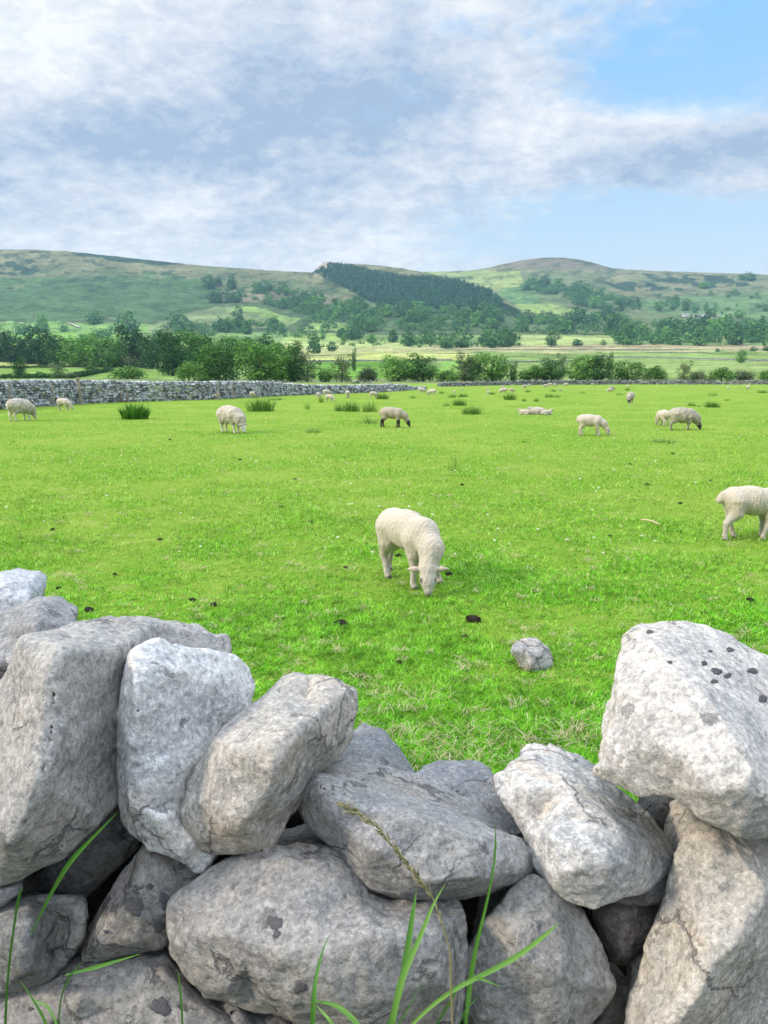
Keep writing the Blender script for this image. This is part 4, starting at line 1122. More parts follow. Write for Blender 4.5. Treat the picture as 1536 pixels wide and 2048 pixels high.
def build_grass():
    n = 820000
    # density falls off with distance like the turf looks to somebody at the wall
    py = 776 + (1700 - 776) * rng.random(n) ** 0.95
    px = 768 + rng.uniform(-1, 1, n) * (1030 + np.clip(py - 1050, 0, 500) * 0.9)
    dx = px - 768; dy = 1024 - py; d = _c * FPX + dy * _s
    u = dx / d; v = (dy * _c - _s * FPX) / d
    Y = CAM_H / -v; X = u * Y
    P = np.stack([X, Y, 0 * X], 1)
    tuft = fbm(P, 1.3, 8, 4)
    fine = fbm(P, 9.0, 9, 2)
    keep = rng.random(n) < np.clip(0.72 + tuft * 0.7 + fine * 0.5, 0.1, 1)
    X, Y, P, tuft = X[keep], Y[keep], P[keep], tuft[keep]; n = len(X)
    Z = meadow_z(X, Y) - 0.004
    size = 1 + np.clip((Y - 4) / 16, 0, 1.6)
    H = (0.020 + 0.024 * rng.random(n) ** 2) * (1 + 0.55 * np.clip(tuft, -.6, 1)) * np.clip(size, 1, 1.5)
    near = np.clip((3.6 - Y) / 1.0, 0, 1); H *= 1 + near * 0.45
    W = (0.0030 + 0.0020 * rng.random(n)) * size * 1.15
    V, Q, T = blades(X, Y, Z, H, W, rng.uniform(0.25, 1.9, n), rng.uniform(0, 2 * np.pi, n), 2)
    o = link('meadow_grass', mesh_np('meadow_grass', V, [Q, T], False), M_GRASS)
    tag(o, 'short bright green cropped grass of the meadow', 'grass', kind='stuff')
    # matted dry grass: scattered wisps plus the heaps against the foot of the wall
    cs = []
    for _ in range(560):
        qx = rng.uniform(-150, 1700); qy = 900 + 640 * rng.random() ** 0.7
        cs.append((qx, qy, rng.integers(4, 26), 0.020, 0.020))
    for (qx, qy, k, r) in [(900, 1490, 170, .16), (850, 1500, 110, .12), (960, 1525, 130, .14), (1010, 1505, 60, .12), (1150, 1482, 150, .09), (1120, 1500, 60, .12), (800, 1480, 80, .10), (1010, 1460, 25, .15), (1190, 1440, 30, .10), (780, 1420, 60, .14), (860, 1415, 40, .1), (870, 1545, 100, .12), (920, 1550, 100, .12)]:
        cs.append((qx, qy, int(k * .65), r * .75, 0.036))
    XX = []; YY = []; HH = []
    for (qx, qy, k, r, hh) in cs:
        p = on_ground(qx, qy); k = int(k)
        XX.append(p.x + rng.normal(0, r, k)); YY.append(p.y + rng.normal(0, r * .8, k)); HH.append(np.full(k, hh) * rng.uniform(.5, 1.4, k) * (1 + .04 * p.y))
    X = np.concatenate(XX); Y = np.concatenate(YY); H = np.concatenate(HH); n = len(X)
    V, Q, T = blades(X, Y, meadow_z(X, Y) + 0.008 + rng.uniform(0, .02, n), H, np.full(n, .0022) * (1 + Y * .10), rng.uniform(0.8, 2.2, n), rng.uniform(0, 2 * np.pi, n), 5, rng.normal(0, 1.0, n))
    o = link('dry_grass', mesh_np('dry_grass', V, [Q, T], False), M_STRAW)
    tag(o, 'pale dry grass wisps and matted heaps behind the wall', 'dry grass', kind='stuff')
    # white clover flowers and wool flecks
    n = 160
    px = rng.uniform(-200, 1750, n); py = 800 + 330 * rng.random(n) ** 1.3
    bm = bmesh.new()
    for a, b in zip(px, py):
        p = on_ground(a, b); r = rng.uniform(.004, .010) * (1 + p.y * .03)
        bmesh.ops.create_icosphere(bm, subdivisions=1, radius=r, matrix=Matrix.Translation((p.x, p.y, .035)) @ Matrix.Diagonal((1.4, 1, .7, 1)))
    me = bpy.data.meshes.new('clover_flowers'); bm.to_mesh(me); bm.free()
    tag(link('clover_flowers', me, M_WHITE), 'tiny white flower heads sprinkled over the meadow', 'flowers', kind='stuff')
build_grass()

# ------------------------------------------------------------------ rush clumps
def clump_mesh(seed, n, r, h, w, lean, bushy=0.0):
    g = np.random.default_rng(seed)
    a = g.uniform(0, 2 * np.pi, n); q = r * np.sqrt(g.random(n))
    X = q * np.cos(a); Y = q * np.sin(a)
    H = h * (0.35 + 0.65 * g.random(n)) * (1 - 0.35 * (q / r) ** 2)
    az = a + g.normal(0, .7, n)
    V, Q, T = blades(X, Y, np.full(n, -.01), H, np.full(n, w) * g.uniform(.6, 1.3, n), lean * (0.2 + q / r) * g.uniform(.5, 1.5, n), az, 3)
    return mesh_np('rush_clump', V, [Q, T], False)
RUSH = [clump_mesh(1, 300, .5, 1.0, .020, .45), clump_mesh(2, 190, .5, 1.0, .018, .6), clump_mesh(3, 100, .5, 1.0, .02, .8), clump_mesh(4, 420, .5, 1.0, .06, .5)]
for i_, m_ in enumerate(RUSH): m_.materials.append(M_LEAFY if i_ == 3 else M_RUSH)
SPARSE = clump_mesh(5, 46, .42, 1.0, .016, .35); SPARSE.materials.append(M_RUSH)
def rush(px, pb, w, h, label, k=None, mesh=None):
    p = on_ground(px, pb); mpp = p.y / FPX * 1.02
    o = link('rush_clump', mesh or RUSH[k if k is not None else random.randrange(3)], None, None, (p.x, p.y, float(meadow_z(p.x, p.y)[0])))
    o.scale = (w * mpp, w * mpp * .8, h * mpp * 1.3); o.rotation_euler = (0, 0, random.uniform(0, 6))
    return tag(o, label, 'rush', 'rush clumps in the meadow')
for a in [
 (270, 838, 48, 30, 'leafy bright green clump alone in the left of the field', 3), (522, 822, 54, 30, 'tall dense dark rush clump right of the cream shaggy ewe', 0),
 (615, 818, 13, 15, 'narrow rush tuft alone below the trio of lambs', 2), (678, 822, 24, 19, 'left end clump of the long row of rushes', 1), (703, 823, 38, 22, 'middle clump of the long row of rushes', 0),
 (740, 824, 34, 23, 'right end clump of the long row of rushes', 1), (738, 847, 40, 17, 'loose rush clump just left of the black-legged lamb', 2), (627, 865, 38, 12, 'thin low rush patch in front of the long row', 2),
 (765, 798, 28, 14, 'small rush clump beside the lamb by the collapsed wall', 0), (642, 805, 13, 13, 'tiny rush tuft between the trio of lambs', 1), (553, 800, 34, 7, 'low rush clump at the foot of the left wall', 2),
 (943, 828, 46, 17, 'broad rush clump nearest in the middle of the field', 0), (893, 812, 18, 9, 'faint rush tuft left of a dense oval clump', 2), (919, 811, 26, 14, 'dense oval rush clump above the broad middle one', 0),
 (905, 795, 20, 9, 'left one of the paired rush clumps in front of tiny lambs', 1), (926, 794, 20, 9, 'right one of the paired rush clumps in front of tiny lambs', 1), (826, 797, 15, 8, 'little rush tuft below the two ewes at the wall junction', 2),
 (883, 787, 11, 6, 'little rush tuft right of the two ewes at the wall junction', 1), (1020, 800, 26, 15, 'upright rush clump below the biggest distant ewe', 0), (1048, 803, 10, 7, 'left small tuft of two right of an upright clump', 1),
 (1073, 803, 10, 8, 'right small tuft of two right of an upright clump', 1), (1098, 795, 18, 9, 'left half of a twin rush clump beyond the lying ewe', 1), (1114, 795, 15, 8, 'right half of a twin rush clump beyond the lying ewe', 2),
 (1055, 785, 13, 6, 'distant low rush tuft below the lone lamb', 1), (1107, 783, 11, 5, 'distant rush tuft below the three ewes in a row', 1), (1240, 790, 17, 6, 'rush tuft below the grey distant ewe', 2),
 (1255, 781, 13, 6, 'rush tuft in front of the tiny upright lamb', 1), (1383, 812, 16, 9, 'rush tuft above the head of the shaggy black-faced ewe', 1), (1398, 813, 9, 5, 'smallest rush tuft above the shaggy black-faced ewe', 2),
 (1424, 815, 28, 14, 'spiky rush clump right of the shaggy black-faced ewe', 0), (1426, 792, 20, 8, 'pale rush clump at the back right of the field', 2), (1455, 801, 15, 5, 'flat rush tuft right of the spiky clump', 2),
 (1325, 885, 55, 10, 'thin flattened rush patch below the shaggy black-faced ewe', 2), (1525, 786, 24, 7, 'rush tuft at the right edge near the far wall', 1), (985, 789, 12, 6, 'rush tuft by the tiny standing lamb at the far wall', 1),
 (1165, 787, 12, 5, 'low rush tuft alone below the far wall, centre right', 2)]: rush(*a)
rush(908, 942, 34, 38, 'tall sparse stemmy weed alone in the open middle of the meadow', None, SPARSE)

# ------------------------------------------------------------------ dung, stick, field rock
def lump_mesh(seed, sub=3, amp=.35, name='dung'):
    bm = bmesh.new(); bmesh.ops.create_icosphere(bm, subdivisions=sub, radius=1.0)
    co = np.array([v.co for v in bm.verts]); h = 1 + amp * fbm(co, 1.3, seed, 3) + .32 * fbm(co, 3.6, seed + 2, 3, .6, ridge=True)
    for v, k in zip(bm.verts, h):
        v.co = v.co * k; v.co.z = max(v.co.z * .55, -.12)
    for f in bm.faces: f.smooth = True
    me = bpy.data.meshes.new(name); bm.to_mesh(me); bm.free(); return me
DUNG = [lump_mesh(s) for s in (3, 8, 15)]
for m_ in DUNG: m_.materials.append(M_DUNG)
for i, (px, py, w) in enumerate([(797, 1112, 12), (692, 1137, 10), (898, 1152, 16), (683, 1250, 26), (946, 1242, 30), (620, 1047, 10), (563, 1017, 9), (320, 1082, 9), (428, 1213, 14), (178, 1224, 20), (117, 1178, 10), (1422, 963, 8),
        (924, 971, 8), (1360, 1008, 9), (1294, 970, 8), (1345, 908, 7), (1260, 930, 7), (1068, 1186, 10), (800, 1330, 14), (1048, 884, 6), (930, 1276, 12), (105, 1062, 9), (230, 1150, 9), (480, 920, 7), (340, 880, 6), (1220, 1075, 8), (1500, 1200, 14), (385, 1203, 12), (720, 1360, 14), (590, 960, 7)]):
    p = on_ground(px, py); r = w * .5 * p.y / FPX
    o = link('dung', DUNG[i % 3], None, None, (p.x, p.y, float(meadow_z(p.x, p.y)[0]) + .012)); o.scale = (r * .85, r * 1.1, r * .9); o.rotation_euler = (0, 0, random.uniform(0, 6))
    lab = {683: 'brown flattened dung heap below and left of the nearest lamb', 946: 'largest dark dung heap, between the nearest lamb and the lone field rock', 898: 'black dung beside the forefoot of the nearest lamb', 797: 'black dung under the belly of the nearest lamb', 178: 'dark dung just above the largest wall block'}.get(px, 'small dark sheep dropping lying in the open grass')
    tag(o, lab, 'dung', 'sheep droppings in the grass')
def tube(pts, r0, r1, n=6):
    bm = bmesh.new(); rings = []
    for i, p in enumerate(pts):
        t = i / (len(pts) - 1); d = (Vector(pts[min(i + 1, len(pts) - 1)]) - Vector(pts[max(i - 1, 0)])).normalized()
        a = d.orthogonal().normalized(); b = d.cross(a); r = r0 + (r1 - r0) * t
        rings.append([bm.verts.new(Vector(p) + (a * math.cos(2 * math.pi * k / n) + b * math.sin(2 * math.pi * k / n)) * r) for k in range(n)])
    for A, B in zip(rings, rings[1:]):
        for k in range(n): bm.faces.new((A[k], A[(k + 1) % n], B[(k + 1) % n], B[k]))
    bm.faces.new(rings[0][::-1]); bm.faces.new(rings[-1])
    return bm
def bm_mesh(name, bm, smooth=True):
    bmesh.ops.recalc_face_normals(bm, faces=bm.faces[:])
    for f in bm.faces: f.smooth = smooth
    me = bpy.data.meshes.new(name); bm.to_mesh(me); bm.free(); return me
a, b = on_ground(1283, 1045), on_ground(1320, 1055)
o = link('stick', bm_mesh('stick', tube([a + Vector((0, 0, .03)), a.lerp(b, .4) + Vector((0, .01, .045)), a.lerp(b, .75) + Vector((0, 0, .04)), b + Vector((0, 0, .03))], .010, .007)), M_STICK)
tag(o, 'pale bare stick lying in the grass left of the cut-off lamb', 'stick')
g0 = on_ground(1064, 1340)
rk = make_stone('field_rock', 'lone cracked grey rock lying in the grass beyond the wall', [(1023, 1302, .0), (1028, 1288, .04), (1050, 1278, .09), (1075, 1281, .10), (1095, 1297, .08), (1104, 1315, .06), (1106, 1328, .04), (1095, 1345, .02), (1075, 1352, -.01), (1055, 1349, -.01), (1044, 1335, .0), (1034, 1318, .0)],
          g0.y + 0.02, 0.17, (0.36, 0.36, 0.36), inner=[(1050, 1305, -.02), (1075, 1312, -.03), (1062, 1335, -.04), (1085, 1332, -.02)], tilt=0.03, voxel=.0045, chip=.008, smooth=2)
rk['category'] = 'rock'; del rk['group']

# ================================================================== field walls
def wall_line(name, label, pts, mat, size, top_fn=None, cope=True, seed=1, thick=.5):
    """pts: (x, y, height) along the wall foot; every stone is modelled, the wall is one thing with two parts"""
    rr = np.random.default_rng(seed)
    P = np.array([(p[0], p[1]) for p in pts]); Hh = np.array([p[2] for p in pts]); Z0 = np.array([p[3] if len(p) > 3 else 0. for p in pts])
    seg = np.linalg.norm(np.diff(P, axis=0), axis=1); S = np.concatenate([[0], np.cumsum(seg)])
    root = empty(name, (P[0][0], P[0][1], Z0[0])); ro = np.array([P[0][0], P[0][1], Z0[0]])
    def pos(s):
        return np.stack([np.interp(s, S, P[:, 0]), np.interp(s, S, P[:, 1])], -1)
    def dirn(s):
        d = pos(np.minimum(s + .2, S[-1])) - pos(np.maximum(s - .2, 0)); return d / (np.linalg.norm(d, axis=-1, keepdims=True) + 1e-9)
    box = np.array([(x, y, z) for x in (-1, 1) for y in (-1, 1) for z in (-1, 1)], float)
    BF = np.array([(0, 1, 3, 2), (4, 6, 7, 5), (0, 4, 5, 1), (2, 3, 7, 6), (0, 2, 6, 4), (1, 5, 7, 3)])
    def rocks(C, D, L, W, Hs, tiltv):
        n = len(C); b = np.repeat(box[None], n, 0) * (1 + rr.uniform(-.38, .12, (n, 8, 3)))
        b = b * np.stack([L, W, Hs], 1)[:, None, :] * .5
        ct, st = np.cos(tiltv)[:, None], np.sin(tiltv)[:, None]
        x = b[..., 0] * ct - b[..., 2] * st; z = b[..., 0] * st + b[..., 2] * ct; y = b[..., 1]
        N = np.stack([-D[:, 1], D[:, 0]], 1)
        xy = C[:, None, :2] + x[..., None] * D[:, None, :] + y[..., None] * N[:, None, :]
        V = np.concatenate([xy, (C[:, 2:3] + z)[..., None]], -1).reshape(-1, 3)
        F = (np.arange(n) * 8)[:, None, None] + BF[None]
        return V - ro, F.reshape(-1, 4)
    Cs = []; Ds = []; Ls = []; Ws = []; Hs = []; Ts = []
    hmax = Hh.max(); z = 0.0
    while z < hmax:
        ch = size * rr.uniform(.45, .75); s = rr.uniform(0, size)
        ss = []
        while s < S[-1]:
            l = size * rr.uniform(.6, 1.5); ss.append((s + l / 2, l)); s += l * .97
        ss = np.array(ss); hs = np.interp(ss[:, 0], S, Hh); k = (z + ch * .6) < hs
        ss = ss[k]; n = len(ss)
        if n:
            xy = pos(ss[:, 0]); zz = np.interp(ss[:, 0], S, Z0) + z + ch / 2
            Cs.append(np.concatenate([xy, zz[:, None]], 1)); Ds.append(dirn(ss[:, 0])); Ls.append(ss[:, 1]); Ws.append(np.full(n, thick) * rr.uniform(.9, 1.25, n)); Hs.append(np.full(n, ch) * rr.uniform(.8, 1.1, n)); Ts.append(rr.normal(0, .10, n))
        z += ch
    cat = np.concatenate
    V, F = rocks(cat(Cs), cat(Ds), cat(Ls), cat(Ws), cat(Hs), cat(Ts))
    link('stone_courses', mesh_np('stone_courses', V, F, False), mat, root)
    if cope:
        s = np.arange(0, S[-1], size * .55); n = len(s); s = s + rr.uniform(-.1, .1, n) * size
        xy = pos(s); hh = np.interp(s, S, Hh) + np.interp(s, S, Z0)
        V, F = rocks(np.concatenate([xy, (hh + size * .22)[:, None]], 1), dirn(s), np.full(n, size * .5) * rr.uniform(.6, 1.5, n), np.full(n, thick * .9), size * rr.uniform(.45, 1.15, n), rr.normal(.25, .25, n))
        link('coping', mesh_np('coping', V, F, False), mat, root)
    tag(root, label, 'wall')
    return root
def meadow_wall(pix):
    out = []
    for (px, pb, pt) in pix:
        p = on_ground(px, pb); h = at(px, pt, p.y).z
        out.append((p.x, p.y, max(h - .06, .12)))
    return out
LW = [(-420, 850, 768), (-200, 834, 765), (0, 818, 764), (163, 807, 763), (300, 802, 766), (400, 800, 765), (512, 794, 765), (570, 791, 768), (620, 789.5, 772), (690, 787, 772), (740, 785, 771), (780, 783, 770), (808, 781, 771), (822, 780, 775), (850, 778, 774.5)]
wall_line('dry_stone_wall', 'long pale dry stone wall with posts, running down the left side of the meadow', meadow_wall(LW), M_WALL_NEAR, .21, seed=3)
FW = [(876, 773.5, 763.5), (1000, 770.5, 761), (1100, 769.5, 760), (1250, 769, 758.5), (1430, 769, 758.5), (1437, 769, 763), (1458, 769, 763), (1466, 769, 758.5), (1600, 769.3, 758), (1950, 770, 759), (2300, 771, 760)]
wall_line('dry_stone_wall', 'straight dark grey dry stone wall along the far end of the meadow', meadow_wall(FW), M_WALL_FAR, .26, seed=4, cope=False)
def land_wall(name, label, line, h, mat, size=.6, seed=1):
    pts = []
    for (px, py) in line:
        p = at(px, py, valley_Y(py)); pts.append((p.x, p.y, h, p.z - .4))
    r = wall_line(name, label, pts, mat, size, None, False, seed, .7); return r
land_wall('dry_stone_wall', 'stretch of dark wall showing behind the left wall, below the leafy round trees', [(440, 767), (500, 766.5), (565, 766.5)], 1.0, M_WALL_FAR, .4, 11)
land_wall('dry_stone_wall', 'short dark wall stub standing in the field behind the tumbled wall end', [(702, 768.5), (745, 768.5)], 1.0, M_WALL_FAR, .4, 12)
land_wall('dry_stone_wall', 'far field wall left of centre, lower of two dark lines above the bright green field', [(600, 724), (660, 723), (800, 722), (905, 721)], 1.5, M_WALL_FAR, 1.0, 13)
land_wall('dry_stone_wall', 'far field wall left of centre, upper of two dark lines', [(600, 712), (800, 710), (960, 707)], 1.5, M_WALL_FAR, 1.0, 14)
land_wall('dry_stone_wall', 'far field wall across the pale pasture right of centre', [(985, 726), (1070, 724), (1150, 723)], 1.6, M_WALL_FAR, 1.0, 15)
land_wall('dry_stone_wall', 'long thin far wall below the tan strip of the valley', [(850, 701), (1100, 700), (1600, 701), (2000, 702)], 1.6, M_WALL_FAR, 1.3, 16)
land_wall('dry_stone_wall', 'short thick dark wall in the pale field below the farm at right', [(1293, 707), (1412, 707)], 2.2, M_WALL_FAR, 1.2, 17)
land_wall('dry_stone_wall', 'broken far wall across the right pasture left of the lone round tree', [(1180, 714), (1300, 716), (1420, 719), (1536, 722), (1800, 724)], 1.5, M_WALL_FAR, 1.2, 18)

# fence posts leaning along the left wall
def post_mesh(seed):
    r = random.Random(seed); pts = [Vector((r.uniform(-.01, .01) * i, r.uniform(-.01, .01) * i, z)) for i, z in enumerate((-.1, .3, .6, .9, 1.0))]
    bm = tube(pts, .055, .045, 8)
    return bm_mesh('post', bm, False)
PMESH = [post_mesh(1), post_mesh(2), post_mesh(3)]
for m_ in PMESH: m_.materials.append(M_POST)
for i, (px, pb, pt, ln, wd, lab) in enumerate([(22, 818, 767, 0, 1, 'grey post leaning on the left wall near the picture edge'), (108, 812, 768, 2, .8, 'thin grey post at the left wall above the small white lamb'), (163, 808, 756, 3, 1.9, 'thickest and tallest weathered post at the left wall'),
        (200, 806, 768, 0, .8, 'slim post just right of the thickest post'), (247, 803, 776, 14, .9, 'short post tilted left behind the lush green clump'), (257, 803, 766, 6, 1.1, 'post right of the tilted short one'), (277, 801, 767, -9, 1, 'pale post tilted right above the lush green clump'),
        (307, 800, 770, 0, .9, 'dark upright post in the middle of the left wall'), (347, 799, 768, 2, 1, 'upright pale post halfway along the left wall'), (438, 799, 770, 0, 1, 'post by the tiny lamb at the wall'), (466, 797, 770, 2, .9, 'last post before the tall dark rush clump')]):
    p = on_ground(px, pb + 1.5); h = at(px, pt, p.y).z
    o = link('fence_post', PMESH[i % 3], None, None, (p.x, p.y, 0)); o.scale = (wd, wd, h); o.rotation_euler = (0, R(-ln), random.uniform(0, 3) * 0)
    tag(o, lab, 'post', 'fence posts along the left wall')

# ================================================================== trees
def crown_mesh(seed, lobes, n, leaf, name='crown'):
    """foliage through a volume of overlapping lobes; unit size: about one wide, one high"""
    g = np.random.default_rng(seed)
    lobes = np.array(lobes, float)                       # x, y, z, rx, ry, rz
    vol = lobes[:, 3] * lobes[:, 4] * lobes[:, 5]; vol = vol ** .67; pick = g.choice(len(lobes), n, p=vol / vol.sum())
    # each lobe carries its own sprays
    d = g.normal(size=(n, 3)); d /= np.linalg.norm(d, axis=1)[:, None]
    nspray = 9
    sp = g.normal(size=(len(lobes), nspray, 3)); sp /= np.linalg.norm(sp, axis=2)[:, :, None]
    sd = sp[pick, g.integers(0, nspray, n)]
    d = d * .75 + sd * .75; d /= np.linalg.norm(d, axis=1)[:, None]
    rad = 1 - .55 * g.random(n) ** 1.8 + .10 * g.normal(size=n)
    L = lobes[pick]
    C = L[:, :3] + d * L[:, 3:] * rad[:, None]
    if name not in ('hedge', 'distant_scrub'): C[:, 2] = np.maximum(C[:, 2], 0.02)
    nrm = d * 1.5 + g.normal(size=(n, 3)) * .55 + np.array([0, 0, .4]); nrm /= np.linalg.norm(nrm, axis=1)[:, None]
    t = np.cross(nrm, g.normal(size=(n, 3))); t /= np.linalg.norm(t, axis=1)[:, None]; b = np.cross(nrm, t)
    s = leaf * g.uniform(.55, 1.35, n)[:, None]
    V = np.stack([C - t * s, C - b * s * .6 + nrm * s * .15, C + t * s, C + b * s * .6 - nrm * s * .1], 1).reshape(-1, 3)
    F = (np.arange(n) * 4)[:, None] + np.arange(4)
    return mesh_np(name, V, F, False)
def rand_lobes(seed, k, zlo=.14, spread=.30, r=(.16, .26), tall=1.0):
    g = random.Random(seed); L = [(0, 0, .45, .32, .32, .42), (.12, .1, .20, .26, .26, .2), (-.14, -.06, .18, .26, .26, .18)]
    for i in range(k):
        a = i * 2.4 + g.uniform(-.5, .5); z = zlo + (0.88 - zlo) * (i + .5) / k + g.uniform(-.05, .05)
        q = spread * (1 - abs(z - .5) * 1.1) * g.uniform(.75, 1.25)
        rr = g.uniform(*r)
        L.append((math.cos(a) * q, math.sin(a) * q, z, rr, rr, rr * .8 * tall))
    return L
def trunk_bm(seed, limbs=5, h=.62, r=.035):
    g = random.Random(seed)
    bm = tube([(0, 0, -.04), (g.uniform(-.01, .01), 0, .12), (g.uniform(-.02, .02), g.uniform(-.02, .02), .3), (g.uniform(-.03, .03), g.uniform(-.03, .03), h)], r, r * .35, 7)
    for i in range(limbs):
        a = i * 2.4 + g.random(); z = .2 + .07 * i; q = .26
        b2 = tube([(0, 0, z), (math.cos(a) * q * .5, math.sin(a) * q * .5, z + .13), (math.cos(a) * q, math.sin(a) * q, z + .22)], r * .5, r * .12, 5)
        me = bpy.data.meshes.new('t'); b2.to_mesh(me); b2.free(); bm.from_mesh(me); bpy.data.meshes.remove(me)
    return bm_mesh('trunk', bm)
# kinds of broadleaf trees: crown + trunk
KIND = {}
def kind(key, lobes, n, leaf, mat, seed):
    c = crown_mesh(seed, lobes, n, leaf); c.materials.append(mat); t = trunk_bm(seed); t.materials.append(M_BARK); KIND[key] = (c, t)
kind('round', rand_lobes(1, 9), 2600, .030, M_FOL[1], 1)
kind('round2', rand_lobes(2, 10, .10), 2800, .030, M_FOL[0], 2)
kind('broad', rand_lobes(3, 11, .12, .36), 3000, .028, M_FOL[1], 3)
kind('tall', rand_lobes(4, 10, .12, .24, (.14, .22), 1.2), 2400, .030, M_FOL[0], 4)
kind('loose', rand_lobes(5, 8, .18, .36, (.11, .18)), 1300, .030, M_FOL[2], 5)
kind('bush', [(x * .7, y * .6, .42 + z * .25, .26, .26, .36) for x, y, z in [(-.35, 0, -.3), (.3, .1, -.2), (0, -.2, .3), (.1, .3, .2), (-.15, .1, .6), (.42, -.1, -.6), (-.42, .15, -.7)]], 2200, .036, M_FOL[1], 6)
kind('bush_dark', [(x * .7, y * .6, .40 + z * .25, .27, .26, .36) for x, y, z in [(-.3, 0, -.2), (.35, .1, -.3), (0, -.2, .4), (.15, .3, .1), (-.45, .1, -.6)]], 2000, .036, M_FOL[2], 7)
def tree(kd, px, py, w, h, label, cat='tree', name='tree', Y=None, group=None, tint=(1, 1, 1)):
    Yv = Y if Y else valley_Y(py)
    p = at(px, py, Yv) if Y is None else at(px, py, Y)
    mpp = p.y / FPX * 1.0
    root = empty(name, p, random.uniform(0, 6.28))
    wk = 1.25 if group else 1.10
    root.scale = (w * mpp * wk, w * mpp * wk, h * mpp * 1.06)
    c, t = KIND[kd]
    a = link('crown', c, None, root); a.color = (*[q * (1.75 if group else 1.35) for q in tint], 1); link('trunk', t, None, root)
    return tag(root, label, cat, group)
NT_ = [  # kind, px, base, width, height, label
 ('bush', 378, 762, 44, 42, 'small bright round tree in front of the dark woods, left of centre'), ('round', 418, 764, 60, 72, 'leafy oak-like tree right of the small bright round tree'), ('round2', 452, 764, 62, 72, 'dense dark tree between the oak-like tree and the broad bright tree'),
 ('broad', 520, 765, 95, 80, 'broad bright green tree, widest behind the left wall'), ('round', 560, 764, 80, 78, 'green tree right behind the widest bright tree'), ('tall', 590, 764, 55, 74, 'dark pointed tree on the right shoulder of the widest bright tree'), ('loose', 615, 764, 60, 58, 'paler feathery tree at the right end of the left thicket'),
 ('loose', 684, 764, 52, 56, 'open-branched tree by the bright green field'), ('tall', 708, 742, 12, 42, 'thin topped tree poking above the open-branched one'), ('bush_dark', 737, 764, 40, 36, 'dark rounded bush right of the open-branched tree'), ('bush', 650, 764, 36, 26, 'low green bush left of the open-branched tree'),
 ('broad', 797, 763, 78, 50, 'left half of a pair of round oaks above the collapsed wall'), ('round2', 845, 763, 72, 50, 'right half of a pair of round oaks above the collapsed wall'), ('bush', 895, 763, 50, 24, 'low green bush between the oak pair and the big dark oak'),
 ('loose', 930, 763, 56, 60, 'thin grey-leaved tree left of the big dark oak'), ('round2', 945, 763, 50, 46, 'dark understorey tree below the thin grey-leaved one'), ('broad', 985, 763, 80, 56, 'big dark oak behind the left end of the far wall'), ('tall', 1026, 763, 20, 36, 'slim tree close to the right of the big dark oak'),
 ('bush', 1072, 763, 66, 34, 'left-hand low bush of the long thicket behind the far wall'), ('round2', 1105, 763, 62, 42, 'dark tree in the middle of the long thicket behind the far wall'), ('loose', 1124, 750, 26, 44, 'light thin tree rising at the back of the long thicket'), ('round', 1165, 763, 70, 54, 'tall tree of the long thicket behind the far wall'),
 ('round2', 1192, 763, 54, 50, 'dense right shoulder of the long thicket behind the far wall'), ('tall', 1218, 760, 22, 50, 'narrow tree between the long thicket and a domed tree'), ('broad', 1254, 763, 72, 40, 'domed broad tree alone behind the far wall'), ('bush', 1310, 763, 42, 34, 'bright low tree right of the domed one'),
 ('loose', 1368, 763, 34, 42, 'pale ragged sapling behind the far wall'), ('bush_dark', 1396, 763, 34, 26, 'brownish bush right of the pale ragged sapling'), ('bush', 1443, 763, 48, 30, 'green hawthorn bush left of the gap in the far wall'), ('bush_dark', 1484, 763, 54, 26, 'grey-green bush right of the gap in the far wall'), ('bush', 1535, 763, 44, 24, 'bush at the right edge behind the far wall'),
 ('round', 1482, 726, 22, 27, 'lone round tree standing in the pale right pasture'),
 ('tall', 40, 757, 34, 40, 'dark shrubby tree in the fields at the far left'), ('loose', 118, 756, 40, 34, 'wind-shaped tree leaning right in the left fields'), ('bush', 80, 756, 22, 14, 'small pale bush between two trees in the left fields'), ('bush_dark', 142, 757, 26, 14, 'dark bush below the wind-shaped tree'),
 ('bush', 255, 758, 78, 27, 'wide low hedge-like shrub in the left fields'), ('bush_dark', 265, 736, 62, 34, 'grey domed bush against the dark wood'), ('bush_dark', 220, 736, 34, 22, 'small dull bush left of the grey domed bush'), ('bush', 182, 740, 24, 10, 'tiny bush on the hedge line of the left fields'), ('bush', 408, 765, 26, 14, 'yellow-green low shrub at the foot of the oak-like tree'),
]
for t_ in NT_: tree(*t_)
# the wood at left
g = random.Random(4)
for i, (kd, px, py, w, h) in enumerate([('tall', 30, 728, 50, 60), ('tall', 62, 730, 52, 68), ('tall', 88, 732, 46, 66), ('round2', 120, 733, 60, 58), ('round', 155, 734, 66, 60), ('broad', 195, 735, 70, 62), ('round', 232, 736, 62, 60), ('tall', 255, 733, 44, 74), ('tall', 282, 736, 50, 72), ('round2', 305, 738, 54, 62),
     ('round2', 345, 752, 62, 80), ('broad', 372, 748, 80, 84), ('round2', 400, 742, 66, 70), ('round', 440, 735, 70, 62), ('round', 480, 730, 66, 58), ('round2', 515, 728, 64, 52), ('round', 545, 725, 54, 46), ('round2', 330, 720, 60, 52), ('tall', 5, 724, 46, 46), ('tall', -30, 722, 60, 60), ('round', -80, 726, 80, 62), ('round2', -140, 728, 80, 60)]):
    tree(kd, px, py, w, h, 'tree of the dense dark green wood beyond the left fields', group='trees of the dense dark wood at left', tint=(.22, .32, .42) if kd == 'tall' else (.42, .48, .50) if kd == 'round2' else (.62, .68, .62))
g = random.Random(9)
FARK = {}
